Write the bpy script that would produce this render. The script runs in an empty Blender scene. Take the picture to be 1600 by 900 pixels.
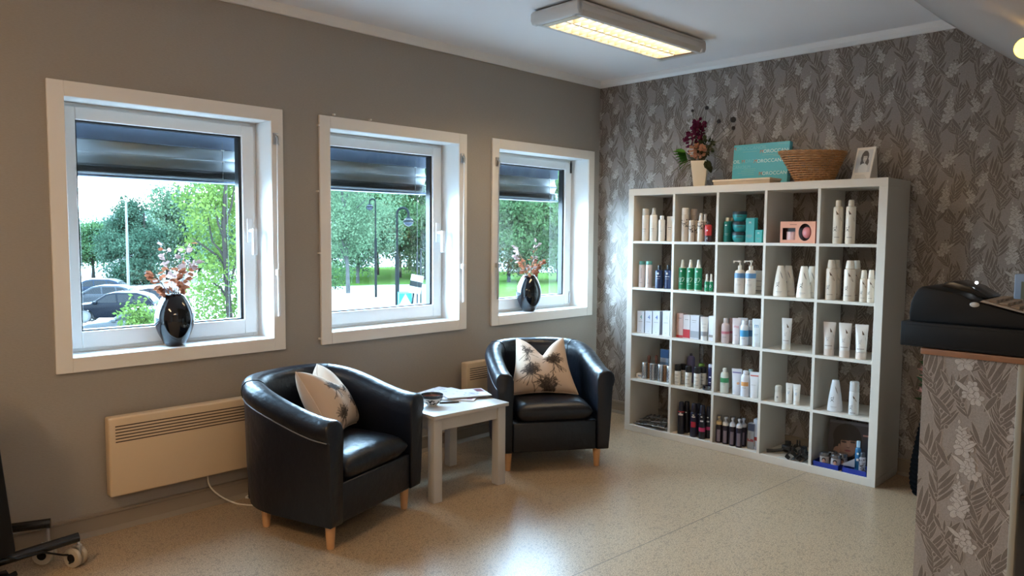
import bpy, bmesh, math, random
import numpy as np
from mathutils import Vector, Matrix
C = bpy.context.scene.collection
PI = math.pi
rnd = random.Random(7)

# ------------------------------------------------------------------ camera model
CAM = np.array([-5.0039, -3.9831, 1.4984]); YAW, PIT, ROL, FPX = 0.78762, -0.07192, 0.00782, 1153.12
def _axes():
    cy, sy, cp, sp = math.cos(YAW), math.sin(YAW), math.cos(PIT), math.sin(PIT)
    f = np.array([cy*cp, sy*cp, sp]); r = np.array([sy, -cy, 0.]); u = np.cross(r, f)
    c, s = math.cos(ROL), math.sin(ROL)
    return f, c*r+s*u, -s*r+c*u
AF, AR, AU = _axes()
def at(u, v, ax, val):
    """photo pixel -> the point of the place on the plane axis=val"""
    d = AF + (u-800)/FPX*AR - (v-450)/FPX*AU
    t = (val-CAM[ax])/d[ax]
    return Vector(CAM + t*d)
def depth(P):
    return float((np.array(P)-CAM) @ AF)

# ------------------------------------------------------------------ materials
MATS = {}
def srgb(r, g, b):
    f = lambda c: (c/255/12.92) if c/255 <= .04045 else ((c/255+.055)/1.055)**2.4
    return (f(r), f(g), f(b))
def mat(name, col, rough=.5, metal=0., bump=0., bscale=200., var=0., vscale=8., spec=.5, trans=0., coat=0., emit=None, estr=0., attr=None, alpha=1.):
    if name in MATS: return MATS[name]
    m = bpy.data.materials.new(name); m.use_nodes = True
    nt = m.node_tree; b = nt.nodes['Principled BSDF']
    b.inputs['Base Color'].default_value = (*col, 1); b.inputs['Roughness'].default_value = rough
    b.inputs['Metallic'].default_value = metal; b.inputs['Specular IOR Level'].default_value = spec
    b.inputs['Transmission Weight'].default_value = trans; b.inputs['Coat Weight'].default_value = coat
    b.inputs['Alpha'].default_value = alpha
    if emit:
        b.inputs['Emission Color'].default_value = (*emit, 1); b.inputs['Emission Strength'].default_value = estr
    tc = None
    if bump or var:
        tc = nt.nodes.new('ShaderNodeTexCoord')
    if attr:
        a = nt.nodes.new('ShaderNodeAttribute'); a.attribute_name = attr
        nt.links.new(a.outputs['Color'], b.inputs['Base Color'])
    elif var:
        n = nt.nodes.new('ShaderNodeTexNoise'); n.inputs['Scale'].default_value = vscale; n.inputs['Detail'].default_value = 3
        nt.links.new(tc.outputs['Object'], n.inputs['Vector'])
        mx = nt.nodes.new('ShaderNodeMix'); mx.data_type = 'RGBA'
        mx.inputs[6].default_value = (*[c*(1-var) for c in col], 1); mx.inputs[7].default_value = (*[min(1, c*(1+var)) for c in col], 1)
        nt.links.new(n.outputs['Fac'], mx.inputs[0]); nt.links.new(mx.outputs[2], b.inputs['Base Color'])
    if bump:
        n = nt.nodes.new('ShaderNodeTexNoise'); n.inputs['Scale'].default_value = bscale; n.inputs['Detail'].default_value = 4
        nt.links.new(tc.outputs['Object'], n.inputs['Vector'])
        bp = nt.nodes.new('ShaderNodeBump'); bp.inputs['Strength'].default_value = bump; bp.inputs['Distance'].default_value = .004
        nt.links.new(n.outputs['Fac'], bp.inputs['Height']); nt.links.new(bp.outputs['Normal'], b.inputs['Normal'])
    MATS[name] = m
    return m
def pl(r, g, b, rough=.38):
    """moulded plastic or printed card in an sRGB colour"""
    return mat('plastic_%d_%d_%d_%d' % (r, g, b, int(rough*100)), srgb(r, g, b), rough, var=.03, vscale=30)
def nodes(name):
    m = bpy.data.materials.new(name); m.use_nodes = True; MATS[name] = m
    return m, m.node_tree, m.node_tree.nodes['Principled BSDF']

def make_floor_mat():
    m, nt, b = nodes('speckled_vinyl')
    tc = nt.nodes.new('ShaderNodeTexCoord')
    n1 = nt.nodes.new('ShaderNodeTexNoise'); n1.inputs['Scale'].default_value = 190; n1.inputs['Detail'].default_value = 3; n1.inputs['Roughness'].default_value = .7
    n2 = nt.nodes.new('ShaderNodeTexVoronoi'); n2.inputs['Scale'].default_value = 115
    nt.links.new(tc.outputs['Object'], n1.inputs['Vector']); nt.links.new(tc.outputs['Object'], n2.inputs['Vector'])
    cr = nt.nodes.new('ShaderNodeValToRGB'); e = cr.color_ramp.elements
    e[0].position = .36; e[0].color = (.15, .095, .05, 1); e[1].position = .62; e[1].color = (.58, .43, .285, 1)
    k = e.new(.47); k.color = (.37, .262, .16, 1)
    nt.links.new(n1.outputs['Fac'], cr.inputs['Fac'])
    sp = nt.nodes.new('ShaderNodeSeparateColor'); nt.links.new(n2.outputs['Color'], sp.inputs['Color'])
    gt = nt.nodes.new('ShaderNodeMath'); gt.operation = 'GREATER_THAN'; gt.inputs[1].default_value = .84; nt.links.new(sp.outputs[0], gt.inputs[0])
    ml = nt.nodes.new('ShaderNodeMath'); ml.operation = 'MULTIPLY'; ml.inputs[1].default_value = .5; nt.links.new(gt.outputs[0], ml.inputs[0])
    mx = nt.nodes.new('ShaderNodeMix'); mx.data_type = 'RGBA'; mx.inputs[7].default_value = (.17, .12, .08, 1)
    nt.links.new(ml.outputs[0], mx.inputs[0]); nt.links.new(cr.outputs['Color'], mx.inputs[6])
    # welded seams between the sheets of vinyl
    sx = nt.nodes.new('ShaderNodeSeparateXYZ'); nt.links.new(tc.outputs['Object'], sx.inputs[0])
    a1 = nt.nodes.new('ShaderNodeMath'); a1.operation = 'MULTIPLY_ADD'; a1.inputs[1].default_value = .0475; a1.inputs[2].default_value = 2.0645
    nt.links.new(sx.outputs['X'], a1.inputs[0])
    a2 = nt.nodes.new('ShaderNodeMath'); a2.operation = 'ADD'; nt.links.new(a1.outputs[0], a2.inputs[0]); nt.links.new(sx.outputs['Y'], a2.inputs[1])
    a3 = nt.nodes.new('ShaderNodeMath'); a3.operation = 'PINGPONG'; a3.inputs[1].default_value = 1.0; nt.links.new(a2.outputs[0], a3.inputs[0])
    a4 = nt.nodes.new('ShaderNodeMath'); a4.operation = 'LESS_THAN'; a4.inputs[1].default_value = .0028; nt.links.new(a3.outputs[0], a4.inputs[0])
    m2 = nt.nodes.new('ShaderNodeMix'); m2.data_type = 'RGBA'; m2.inputs[7].default_value = (.16, .12, .085, 1)
    nt.links.new(a4.outputs[0], m2.inputs[0]); nt.links.new(mx.outputs[2], m2.inputs[6])
    nt.links.new(m2.outputs[2], b.inputs['Base Color'])
    b.inputs['Roughness'].default_value = .29; b.inputs['Specular IOR Level'].default_value = .55
    bp = nt.nodes.new('ShaderNodeBump'); bp.inputs['Strength'].default_value = .06; bp.inputs['Distance'].default_value = .002
    nt.links.new(n1.outputs['Fac'], bp.inputs['Height']); nt.links.new(bp.outputs['Normal'], b.inputs['Normal'])
    return m
def make_wall_mat():
    m, nt, b = nodes('greige_textured_paint')
    tc = nt.nodes.new('ShaderNodeTexCoord'); mp = nt.nodes.new('ShaderNodeMapping'); mp.inputs['Scale'].default_value = (60, 60, 260)
    nt.links.new(tc.outputs['Object'], mp.inputs['Vector'])
    n = nt.nodes.new('ShaderNodeTexNoise'); n.inputs['Scale'].default_value = 1; n.inputs['Detail'].default_value = 3
    nt.links.new(mp.outputs[0], n.inputs['Vector'])
    mx = nt.nodes.new('ShaderNodeMix'); mx.data_type = 'RGBA'; mx.inputs[6].default_value = (.285, .250, .216, 1); mx.inputs[7].default_value = (.345, .306, .266, 1)
    nt.links.new(n.outputs['Fac'], mx.inputs[0]); nt.links.new(mx.outputs[2], b.inputs['Base Color'])
    b.inputs['Roughness'].default_value = .6
    bp = nt.nodes.new('ShaderNodeBump'); bp.inputs['Strength'].default_value = .25; bp.inputs['Distance'].default_value = .003
    nt.links.new(n.outputs['Fac'], bp.inputs['Height']); nt.links.new(bp.outputs['Normal'], b.inputs['Normal'])
    return m
def make_paper_mat(name, c0, c1, scale):
    m, nt, b = nodes(name)
    tc = nt.nodes.new('ShaderNodeTexCoord')
    n = nt.nodes.new('ShaderNodeTexNoise'); n.inputs['Scale'].default_value = scale; n.inputs['Detail'].default_value = 4; n.inputs['Distortion'].default_value = 1.2
    nt.links.new(tc.outputs['Object'], n.inputs['Vector'])
    mx = nt.nodes.new('ShaderNodeMix'); mx.data_type = 'RGBA'; mx.inputs[6].default_value = (*c0, 1); mx.inputs[7].default_value = (*c1, 1)
    cr = nt.nodes.new('ShaderNodeMapRange'); cr.inputs[1].default_value = .38; cr.inputs[2].default_value = .62
    nt.links.new(n.outputs['Fac'], cr.inputs[0]); nt.links.new(cr.outputs[0], mx.inputs[0])
    nt.links.new(mx.outputs[2], b.inputs['Base Color']); b.inputs['Roughness'].default_value = .42
    return m
def make_glass(name, tint=(1, 1, 1), refl=.06, rough=0.):
    m = bpy.data.materials.new(name); m.use_nodes = True; nt = m.node_tree; nt.nodes.clear()
    o = nt.nodes.new('ShaderNodeOutputMaterial'); t = nt.nodes.new('ShaderNodeBsdfTransparent'); g = nt.nodes.new('ShaderNodeBsdfGlossy')
    t.inputs[0].default_value = (*tint, 1); g.inputs['Roughness'].default_value = rough
    fr = nt.nodes.new('ShaderNodeLayerWeight'); fr.inputs[0].default_value = .25
    ml = nt.nodes.new('ShaderNodeMath'); ml.operation = 'MULTIPLY_ADD'; ml.inputs[1].default_value = .35; ml.inputs[2].default_value = refl
    nt.links.new(fr.outputs['Facing'], ml.inputs[0])
    mx = nt.nodes.new('ShaderNodeMixShader'); nt.links.new(ml.outputs[0], mx.inputs[0])
    nt.links.new(t.outputs[0], mx.inputs[1]); nt.links.new(g.outputs[0], mx.inputs[2]); nt.links.new(mx.outputs[0], o.inputs[0])
    MATS[name] = m
    return m
def make_leaf(name, c0, c1, scale, transl=.35):
    m = bpy.data.materials.new(name); m.use_nodes = True; nt = m.node_tree; nt.nodes.clear()
    o = nt.nodes.new('ShaderNodeOutputMaterial'); d = nt.nodes.new('ShaderNodeBsdfDiffuse'); t = nt.nodes.new('ShaderNodeBsdfTranslucent')
    tc = nt.nodes.new('ShaderNodeTexCoord'); n = nt.nodes.new('ShaderNodeTexNoise'); n.inputs['Scale'].default_value = scale; n.inputs['Detail'].default_value = 3
    nt.links.new(tc.outputs['Object'], n.inputs['Vector'])
    mr = nt.nodes.new('ShaderNodeMapRange'); mr.inputs[1].default_value = .3; mr.inputs[2].default_value = .7; nt.links.new(n.outputs['Fac'], mr.inputs[0])
    mx = nt.nodes.new('ShaderNodeMix'); mx.data_type = 'RGBA'; mx.inputs[6].default_value = (*c0, 1); mx.inputs[7].default_value = (*c1, 1)
    nt.links.new(mr.outputs[0], mx.inputs[0])
    nt.links.new(mx.outputs[2], d.inputs[0]); nt.links.new(mx.outputs[2], t.inputs[0])
    ms = nt.nodes.new('ShaderNodeMixShader'); ms.inputs[0].default_value = transl
    nt.links.new(d.outputs[0], ms.inputs[1]); nt.links.new(t.outputs[0], ms.inputs[2]); nt.links.new(ms.outputs[0], o.inputs[0])
    MATS[name] = m
    return m

# ------------------------------------------------------------------ mesh building
class MB:
    def __init__(s): s.v = []; s.f = []; s.m = []
    def add(s, vs, fs, mi=0):
        o = len(s.v); s.v += [tuple(v) for v in vs]; s.f += [tuple(i+o for i in f) for f in fs]; s.m += [mi]*len(fs)
        return s
    def box(s, x0, x1, y0, y1, z0, z1, mi=0, M=None):
        vs = [Vector((x, y, z)) for z in (z0, z1) for y in (y0, y1) for x in (x0, x1)]
        if M: vs = [M @ v for v in vs]
        return s.add(vs, [(0, 2, 3, 1), (4, 5, 7, 6), (0, 1, 5, 4), (2, 6, 7, 3), (0, 4, 6, 2), (1, 3, 7, 5)], mi)
    def lathe(s, prof, n=20, c=(0, 0, 0), sx=1., sy=1., mi=0, M=None, a0=0.):
        vs, fs = [], []
        for r, z in prof:
            for k in range(n):
                a = 2*PI*k/n+a0; vs.append(Vector((c[0]+r*sx*math.cos(a), c[1]+r*sy*math.sin(a), c[2]+z)))
        if M: vs = [M @ v for v in vs]
        for i in range(len(prof)-1):
            for k in range(n):
                k2 = (k+1) % n; fs.append((i*n+k, i*n+k2, (i+1)*n+k2, (i+1)*n+k))
        if prof[0][0] > 1e-5: fs.append(tuple(range(n))[::-1])
        if prof[-1][0] > 1e-5: fs.append(tuple((len(prof)-1)*n+k for k in range(n)))
        return s.add(vs, fs, mi)
    def tube(s, pts, r, n=8, mi=0, r1=None):
        pts = [Vector(p) for p in pts]; N = len(pts); vs, fs = [], []
        up = None
        for i, p in enumerate(pts):
            t = (pts[min(i+1, N-1)]-pts[max(i-1, 0)]).normalized()
            if up is None or abs(up.dot(t)) > .95: up = Vector((0, 0, 1)) if abs(t.z) < .9 else Vector((1, 0, 0))
            a = t.cross(up).normalized(); b = a.cross(t).normalized(); up = b
            rr = r if r1 is None else r+(r1-r)*i/(N-1)
            for k in range(n):
                an = 2*PI*k/n; vs.append(p+a*rr*math.cos(an)+b*rr*math.sin(an))
        for i in range(N-1):
            for k in range(n):
                k2 = (k+1) % n; fs.append((i*n+k, i*n+k2, (i+1)*n+k2, (i+1)*n+k))
        fs.append(tuple(range(n))[::-1]); fs.append(tuple((N-1)*n+k for k in range(n)))
        return s.add(vs, fs, mi)
    def ball(s, c, r, n=12, m=8, sc=(1, 1, 1), mi=0, M=None):
        prof = [(max(1e-6, r*math.sin(PI*i/m)), -r*math.cos(PI*i/m)) for i in range(m+1)]
        vs, fs = [], []
        for rr, z in prof:
            for k in range(n):
                a = 2*PI*k/n; v = Vector((rr*math.cos(a)*sc[0], rr*math.sin(a)*sc[1], z*sc[2]))
                if M: v = M @ v
                vs.append(v+Vector(c))
        for i in range(m):
            for k in range(n):
                k2 = (k+1) % n; fs.append((i*n+k, i*n+k2, (i+1)*n+k2, (i+1)*n+k))
        return s.add(vs, fs, mi)
    def prism(s, poly, axis, a, b, mi=0):
        """2-D polygon extruded along an axis: axis 0 -> poly in (y,z), 1 -> (x,z), 2 -> (x,y)"""
        def P(p, t): return (t, p[0], p[1]) if axis == 0 else ((p[0], t, p[1]) if axis == 1 else (p[0], p[1], t))
        n = len(poly); vs = [P(p, a) for p in poly]+[P(p, b) for p in poly]
        fs = [tuple(range(n))[::-1], tuple(range(n, 2*n))]+[(i, (i+1) % n, n+(i+1) % n, n+i) for i in range(n)]
        return s.add(vs, fs, mi)
    def build(s, name, mats, parent=None, loc=None, bevel=0., seg=2, smooth=True, sub=0, angle=35):
        me = bpy.data.meshes.new(name); me.from_pydata(s.v, [], s.f)
        if not isinstance(mats, (list, tuple)): mats = [mats]
        for m in mats: me.materials.append(m)
        if len(mats) > 1: me.polygons.foreach_set('material_index', s.m)
        bm = bmesh.new(); bm.from_mesh(me); bmesh.ops.recalc_face_normals(bm, faces=bm.faces)
        if bevel:
            es = [e for e in bm.edges if len(e.link_faces) == 2 and e.calc_face_angle(0) > .6]
            bmesh.ops.bevel(bm, geom=es, offset=bevel, segments=seg, profile=.5, affect='EDGES', clamp_overlap=True)
        if smooth:
            for f in bm.faces: f.smooth = True
            for e in bm.edges:
                if len(e.link_faces) == 2 and e.calc_face_angle(0) > math.radians(angle): e.smooth = False
        bm.to_mesh(me); bm.free()
        o = bpy.data.objects.new(name, me); C.objects.link(o)
        if parent: o.parent = parent
        if loc is not None: o.location = loc
        if sub:
            md = o.modifiers.new('sub', 'SUBSURF'); md.levels = sub; md.render_levels = sub
        return o

def tag(o, label=None, cat=None, group=None, kind=None):
    if label: o['label'] = label
    if cat: o['category'] = cat
    if group: o['group'] = group
    if kind: o['kind'] = kind
    return o
def thing(name, label, cat, loc=(0, 0, 0), rz=0., group=None):
    o = bpy.data.objects.new(name, None); C.objects.link(o); o.empty_display_size = .1
    o.location = loc; o.rotation_euler = (0, 0, rz)
    return tag(o, label, cat, group)
def structure(o, label=None):
    o['kind'] = 'structure'
    if label: o['label'] = label
    return o

_T = {}
def text2d(body, size):
    key = (body, size)
    if key not in _T:
        cu = bpy.data.curves.new('t', 'FONT'); cu.body = body; cu.size = size; cu.align_x = 'CENTER'; cu.align_y = 'CENTER'; cu.resolution_u = 3
        ob = bpy.data.objects.new('t', cu); C.objects.link(ob)
        dg = bpy.context.evaluated_depsgraph_get(); me = ob.evaluated_get(dg).to_mesh()
        _T[key] = ([(v.co.x, v.co.y) for v in me.vertices], [tuple(p.vertices) for p in me.polygons])
        ob.evaluated_get(dg).to_mesh_clear(); bpy.data.objects.remove(ob); bpy.data.curves.remove(cu)
    return _T[key]
def rot2(pts, a, off=(0, 0)):
    c, s = math.cos(a), math.sin(a)
    return [(x*c-y*s+off[0], x*s+y*c+off[1]) for x, y in pts]
def wrapmap(R):
    """print coordinates (u to the right seen from the front, v up) on a round body of radius R(v) facing -x"""
    def f(p):
        u, v = p; r = R(v) if callable(R) else R; r += .0007
        return (-r*math.cos(u/r), -r*math.sin(u/r), v)
    return f
def flatmap(x):
    return lambda p: (x, -p[0], p[1])
def ellipse(cx, cy, a, b, n=16, ang=0.):
    return rot2([(a*math.cos(2*PI*k/n), b*math.sin(2*PI*k/n)) for k in range(n)], ang, (cx, cy))
def put(mb, polys, f, mi=0):
    for p in polys: mb.add([f(q) for q in p], [tuple(range(len(p)))], mi)
def put_text(mb, body, size, f, off=(0, 0), ang=0., mi=0):
    v, fs = text2d(body, size); v = rot2(v, ang, off); mb.add([f(q) for q in v], fs, mi)
def strip(u0, u1, v0, v1, n=10):
    """a printed rectangle cut in columns so that it can wrap round a body"""
    return [[(u0+(u1-u0)*i/n, v0), (u0+(u1-u0)*(i+1)/n, v0), (u0+(u1-u0)*(i+1)/n, v1), (u0+(u1-u0)*i/n, v1)] for i in range(n)]
def slash(u, v, l, w, ang):
    pts = [(-l/2, 0), (-l*.2, -w), (l*.25, -w*.8), (l/2, 0), (l*.25, w*.4), (-l*.2, w*.4)]
    return [rot2(pts, ang, (u, v))]
def colour_attr(o, cols):
    a = o.data.color_attributes.new('print', 'FLOAT_COLOR', 'POINT')
    a.data.foreach_set('color', np.asarray(cols, dtype=np.float32).ravel())
SKY, EXPO = 22.0, 1.53
# ================================================================== THE ROOM
M_floor = make_floor_mat(); M_wall = make_wall_mat()
M_ceil = mat('ceiling_paint', (.86, .83, .83), .7, bump=.05, bscale=60)
M_trim = mat('trim_paint', (.80, .78, .76), .45)
M_white = mat('window_white', (.80, .80, .79), .35)
M_case = mat('casing_paint', (.80, .755, .70), .4)
M_base = mat('skirting_vinyl', (.27, .22, .17), .4)
CEIL = 2.79; XB, YB = -7.6, -6.6
SLOPE = .797; SY = -2.665; SZ = 2.737     # the sloped ceiling starts here on the papered wall

f = MB().box(XB, .12, YB, .05, -.12, 0).build('floor', M_floor, smooth=False); structure(f, 'speckled beige vinyl floor')
c = MB().box(XB, .12, YB, .05, CEIL, CEIL+.1).build('ceiling', M_ceil, smooth=False); structure(c, 'white flat ceiling')
# sloped part of the ceiling and the walls that close it off
ye = -4.9; ze = SZ+SLOPE*(ye-SY)
yt = SY+(CEIL-SZ)/SLOPE
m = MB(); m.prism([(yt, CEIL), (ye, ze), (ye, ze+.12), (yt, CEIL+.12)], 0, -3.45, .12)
M_slope = mat('slope_greige', (.44, .375, .33), .7, bump=.05, bscale=60)  # one even greige, darker and browner than the flat ceiling
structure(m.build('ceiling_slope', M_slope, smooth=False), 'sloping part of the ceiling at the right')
m = MB(); m.prism([(yt, CEIL), (ye, ze), (ye, CEIL)], 0, -3.5, -3.45); structure(m.build('wall_gable', M_ceil, smooth=False))
m = MB(); m.box(-3.5, .12, ye-.1, ye, 0, CEIL); structure(m.build('wall_knee', M_wall, smooth=False))
m = MB(); m.box(XB, .12, YB-.1, YB, 0, CEIL); structure(m.build('wall_back', M_wall, smooth=False))
m = MB(); m.box(XB-.1, XB, YB, .05, 0, CEIL); structure(m.build('wall_front', M_wall, smooth=False))

# window wall with three openings
WINS = [(-4.024, -2.985), (-2.613, -1.580), (-1.197, -.150)]; WZ0, WZ1 = .888, 2.135; WT = .33; G = .014
m = MB(); xs = XB
for x0, x1 in WINS:
    m.box(xs, x0-G, 0, WT, 0, CEIL); m.box(x0-G, x1+G, 0, WT, 0, WZ0-G); m.box(x0-G, x1+G, 0, WT, WZ1+G, CEIL); xs = x1+G
m.box(xs, .4, 0, WT, 0, CEIL)
structure(m.build('wall_left', M_wall, smooth=False), 'greige textured wall with three windows')

# ---------------------------------------------------------------- wallpaper
M_pbg = make_paper_mat('wallpaper_ground', (.245, .213, .191), (.312, .274, .247), 190)
M_pdk = make_paper_mat('wallpaper_dark_leaf', (.132, .104, .087), (.160, .129, .109), 240)
M_pln = make_paper_mat('wallpaper_outline', (.385, .335, .295), (.32, .275, .242), 300)
M_pfl = make_paper_mat('wallpaper_blossom', (.475, .43, .395), (.405, .366, .336), 120)
PAPER = [M_pbg, M_pdk, M_pln, M_pfl]
TILE = .533
def paper_tile():
    r = random.Random(11); out = []          # (layer, polygon)
    def leaf(x, y, a, l, w, bend=0.):
        def shp(l, w, o):
            n = 6; top, bot = [], []
            for i in range(n+1):
                t = i/n; hw = w*math.sin(PI*min(1, t*.93+.05))**.8*.5 if 0 < t < 1 else 0.0008
                cx = -o+(l+2*o)*t; cy = bend*l*(t*t)
                top.append((cx, cy+hw)); bot.append((cx, cy-hw))
            return rot2(bot+top[::-1], a, (x, y))
        out.append((2, shp(l, w+.0040, .0028))); out.append((1, shp(l, w, 0)))
    def frond(x, y, tilt, L, n, lm):
        a = PI/2+tilt
        ax = [(x+math.cos(a+.25*t)*L*t, y+math.sin(a+.25*t)*L*t) for t in [i/8 for i in range(9)]]
        for i in range(n):
            t = .04+.86*i/max(1, n-1); px = x+math.cos(a+.25*t)*L*t; py = y+math.sin(a+.25*t)*L*t
            for sd in (-1, 1):
                if r.random() < .08: continue
                ll = lm*(.55+.45*math.sin(PI*(.25+.6*t)))*r.uniform(.75, 1.15)
                leaf(px, py, a+sd*(r.uniform(.50, .68)-.12*t), ll, ll*r.uniform(.105, .145)+.0033, -sd*r.uniform(.02, .16))
        leaf(ax[-1][0], ax[-1][1], a+.2, lm*.8, .013)
        p = [(q[0]-.0018, q[1]) for q in ax]+[(q[0]+.0018, q[1]) for q in ax[::-1]]
        out.append((1, p))
        for i in range(2):                     # little buds beside the stem
            bx, by = x+r.uniform(-.035, .035), y+L*r.uniform(.15, .8)
            out.append((2, ellipse(bx, by, .0082, .0095, 9))); out.append((1, ellipse(bx, by, .0058, .0072, 9)))
    def blossom(x, y, R, a):
        for k in range(5):
            b = a+2*PI*k/5+r.uniform(-.25, .25); q = (x+math.cos(b)*R*.55, y+math.sin(b)*R*.55)
            out.append((1, ellipse(q[0], q[1], R*.58+.0010, R*.42+.0010, 10, b)))
            out.append((3, ellipse(q[0], q[1], R*.58, R*.41, 10, b)))
        for k in range(3):
            b = a+r.uniform(0, 6.3); out.append((1, rot2([(R*.1, -.0007), (R*.62, 0), (R*.1, .0007)], b, (x, y))))
    def pleaf(x, y, a, l, w):
        p = [(0, 0), (l*.3, w*.5), (l*.7, w*.4), (l, 0), (l*.7, -w*.4), (l*.3, -w*.5)]
        out.append((1, rot2([(u*1.03, v*1.25) for u, v in p], a, (x, y)))); out.append((3, rot2(p, a, (x, y))))
    def stem(x, y, a, l):
        out.append((3, rot2([(0, -.0012), (l, -.001), (l, .001), (0, .0012)], a, (x, y))))
    def spike(x, y, h, lean, big):
        n = 7 if big else 5
        for i in range(n-1, -1, -1):
            t = i/(n-1); yy = y+(t-.5)*h; xx = x+lean*(t-.5)*h+(.008 if i % 2 else -.008)*(1-t)
            R = (.0255 if big else .0185)*(1-.74*t)+.003
            if t < .7:
                blossom(xx, yy, R, r.uniform(0, 6)); pleaf(xx, yy, PI/2+(.9 if i % 2 else -.9), R*1.9, R*.5)
            else: pleaf(xx, yy-R, PI/2-lean+r.uniform(-.35, .35), h*.17, .010)
        stem(x-lean*h*.5, y-h*.5, -PI/2-lean*1.6-(.35 if lean > 0 else -.35), .06 if big else .03)
    def head(x, y, d):
        blossom(x+.012*d, y-.022, .024, .3); blossom(x-.014*d, y-.012, .018, 1.3); blossom(x-.002*d, y+.017, .021, .9)
        pleaf(x-.01*d, y, PI/2+d*.95, .062, .016)
        stem(x+.03*d, y-.034, -PI/2+d*.55, .075)
    T = TILE
    for cx, ys, lm, tl in ((.185, (.02, .245, .50, .745), .080, .22), (.60, (.10, .36, .62, .86), .076, -.26), (.86, (.0, .24, .50, .73), .074, .28), (.42, (.10, .36, .60, .88), .062, .45), (.05, (.62, .93), .055, -.4)):
        for i, yy in enumerate(ys):
            frond(cx*T+r.uniform(-.012, .012), yy*T, tl*(1 if i % 2 else -.7)+r.uniform(-.1, .1), .115+r.uniform(-.01, .02), 6, lm*r.uniform(1.2, 1.45))
    for _ in range(22):
        leaf(r.choice((.12, .26, .46, .55, .66, .80, .93))*T, r.uniform(0, T), PI/2+r.choice((-1, 1))*r.uniform(.35, .85), r.uniform(.07, .12), r.uniform(.013, .019), r.uniform(-.12, .12))
    spike(.0*T, .10*T, .125, -.08, True); head(.055*T, .295*T, 1); spike(.005*T, .50*T, .10, -.24, True); head(.05*T, .80*T, 1)
    head(.345*T, .09*T, -1); spike(.335*T, .70*T, .155, .10, True)
    spike(.575*T, .71*T, .085, -.28, False); spike(.57*T, .40*T, .085, -.28, False); spike(.715*T, .22*T, .085, .28, False); spike(.715*T, .90*T, .085, .28, False)
    return out
TILEPOLYS = paper_tile()
def paper_geometry(u0, u1, v0, v1, P, cuts, ou=0., ov=0.):
    """pattern over the rectangle (u to the right, v up), P maps (u, v, lift) into the place"""
    bm = bmesh.new()
    for i in range(int((u0-ou)//TILE)-1, int((u1-ou)//TILE)+2):
        for j in range(int((v0-ov)//TILE)-1, int((v1-ov)//TILE)+2):
            for k, (ly, p) in enumerate(TILEPOLYS):
                q = [(a+i*TILE+ou, b+j*TILE+ov) for a, b in p]
                if max(a for a, b in q) < u0 or min(a for a, b in q) > u1 or max(b for a, b in q) < v0 or min(b for a, b in q) > v1: continue
                lift = .0004+.0000018*k
                fc = bm.faces.new([bm.verts.new(P(a, b, lift)) for a, b in q]); fc.material_index = ly
    for co, no in cuts:
        bmesh.ops.bisect_plane(bm, geom=bm.verts[:]+bm.edges[:]+bm.faces[:], plane_co=co, plane_no=no, clear_outer=True, dist=1e-6)
    me = bpy.data.meshes.new('p'); bm.to_mesh(me); bm.free()
    out = ([tuple(v.co) for v in me.vertices], [tuple(p.vertices) for p in me.polygons], [p.material_index for p in me.polygons])
    bpy.data.meshes.remove(me); return out
m = MB()
prof = [(.0, 0), (.0, CEIL), (SY, CEIL), (ye, ze), (ye, 0)]
m.prism([(0, 0), (0, CEIL), (yt, CEIL), (ye, ze), (ye, 0)], 0, 0, .12)
v, fs, mi = paper_geometry(0, 3.75, .10, 2.74, lambda a, b, l: (-l, -a, b),
    [((0, 0, 0), (0, 1, 0)), ((0, 0, .1), (0, 0, -1)), ((0, 0, 2.74), (0, 0, 1)), ((0, SY, SZ-.002), (0, -SLOPE, 1)), ((0, -3.75, 0), (0, -1, 0))], ou=.34-.533, ov=2.505-.1*TILE-4*TILE)
for i, fc in enumerate(fs): pass
o0 = len(m.v); m.v += v; m.f += [tuple(i+o0 for i in fc) for fc in fs]; m.m += mi
me = bpy.data.meshes.new('wall_right'); me.from_pydata(m.v, [], m.f)
for x in PAPER: me.materials.append(x)
me.polygons.foreach_set('material_index', m.m)
wr = bpy.data.objects.new('wall_right', me); C.objects.link(wr); structure(wr, 'wall papered with dark leaves and pale flower spikes')

# ceiling trims and skirting
m = MB(); m.prism([(0, SZ), (-.018, SZ), (-.030, SZ+.018), (-.040, CEIL), (0, CEIL)], 0, XB, 0); structure(m.build('trim_1', M_trim, smooth=False), 'white moulding along the top of the window wall')
m = MB(); m.prism([(0, SZ), (-.018, SZ), (-.036, SZ+.02), (-.045, CEIL), (0, CEIL)], 1, SY, 0); structure(m.build('trim_2', M_trim, smooth=False), 'white moulding along the top of the papered wall')
def skirt(nm, axis, a, b):
    m = MB(); p = [(0, 0), (-.030, 0), (-.014, .018), (-.010, .022), (-.010, .088), (-.016, .092), (-.016, .102), (-.004, .106), (0, .106)]
    m.prism(p, axis, a, b); structure(m.build(nm, M_base, smooth=False), 'vinyl skirting with a raised bead')
skirt('baseboard_left', 0, XB, 0); skirt('baseboard_right', 1, ye, 0)

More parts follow.
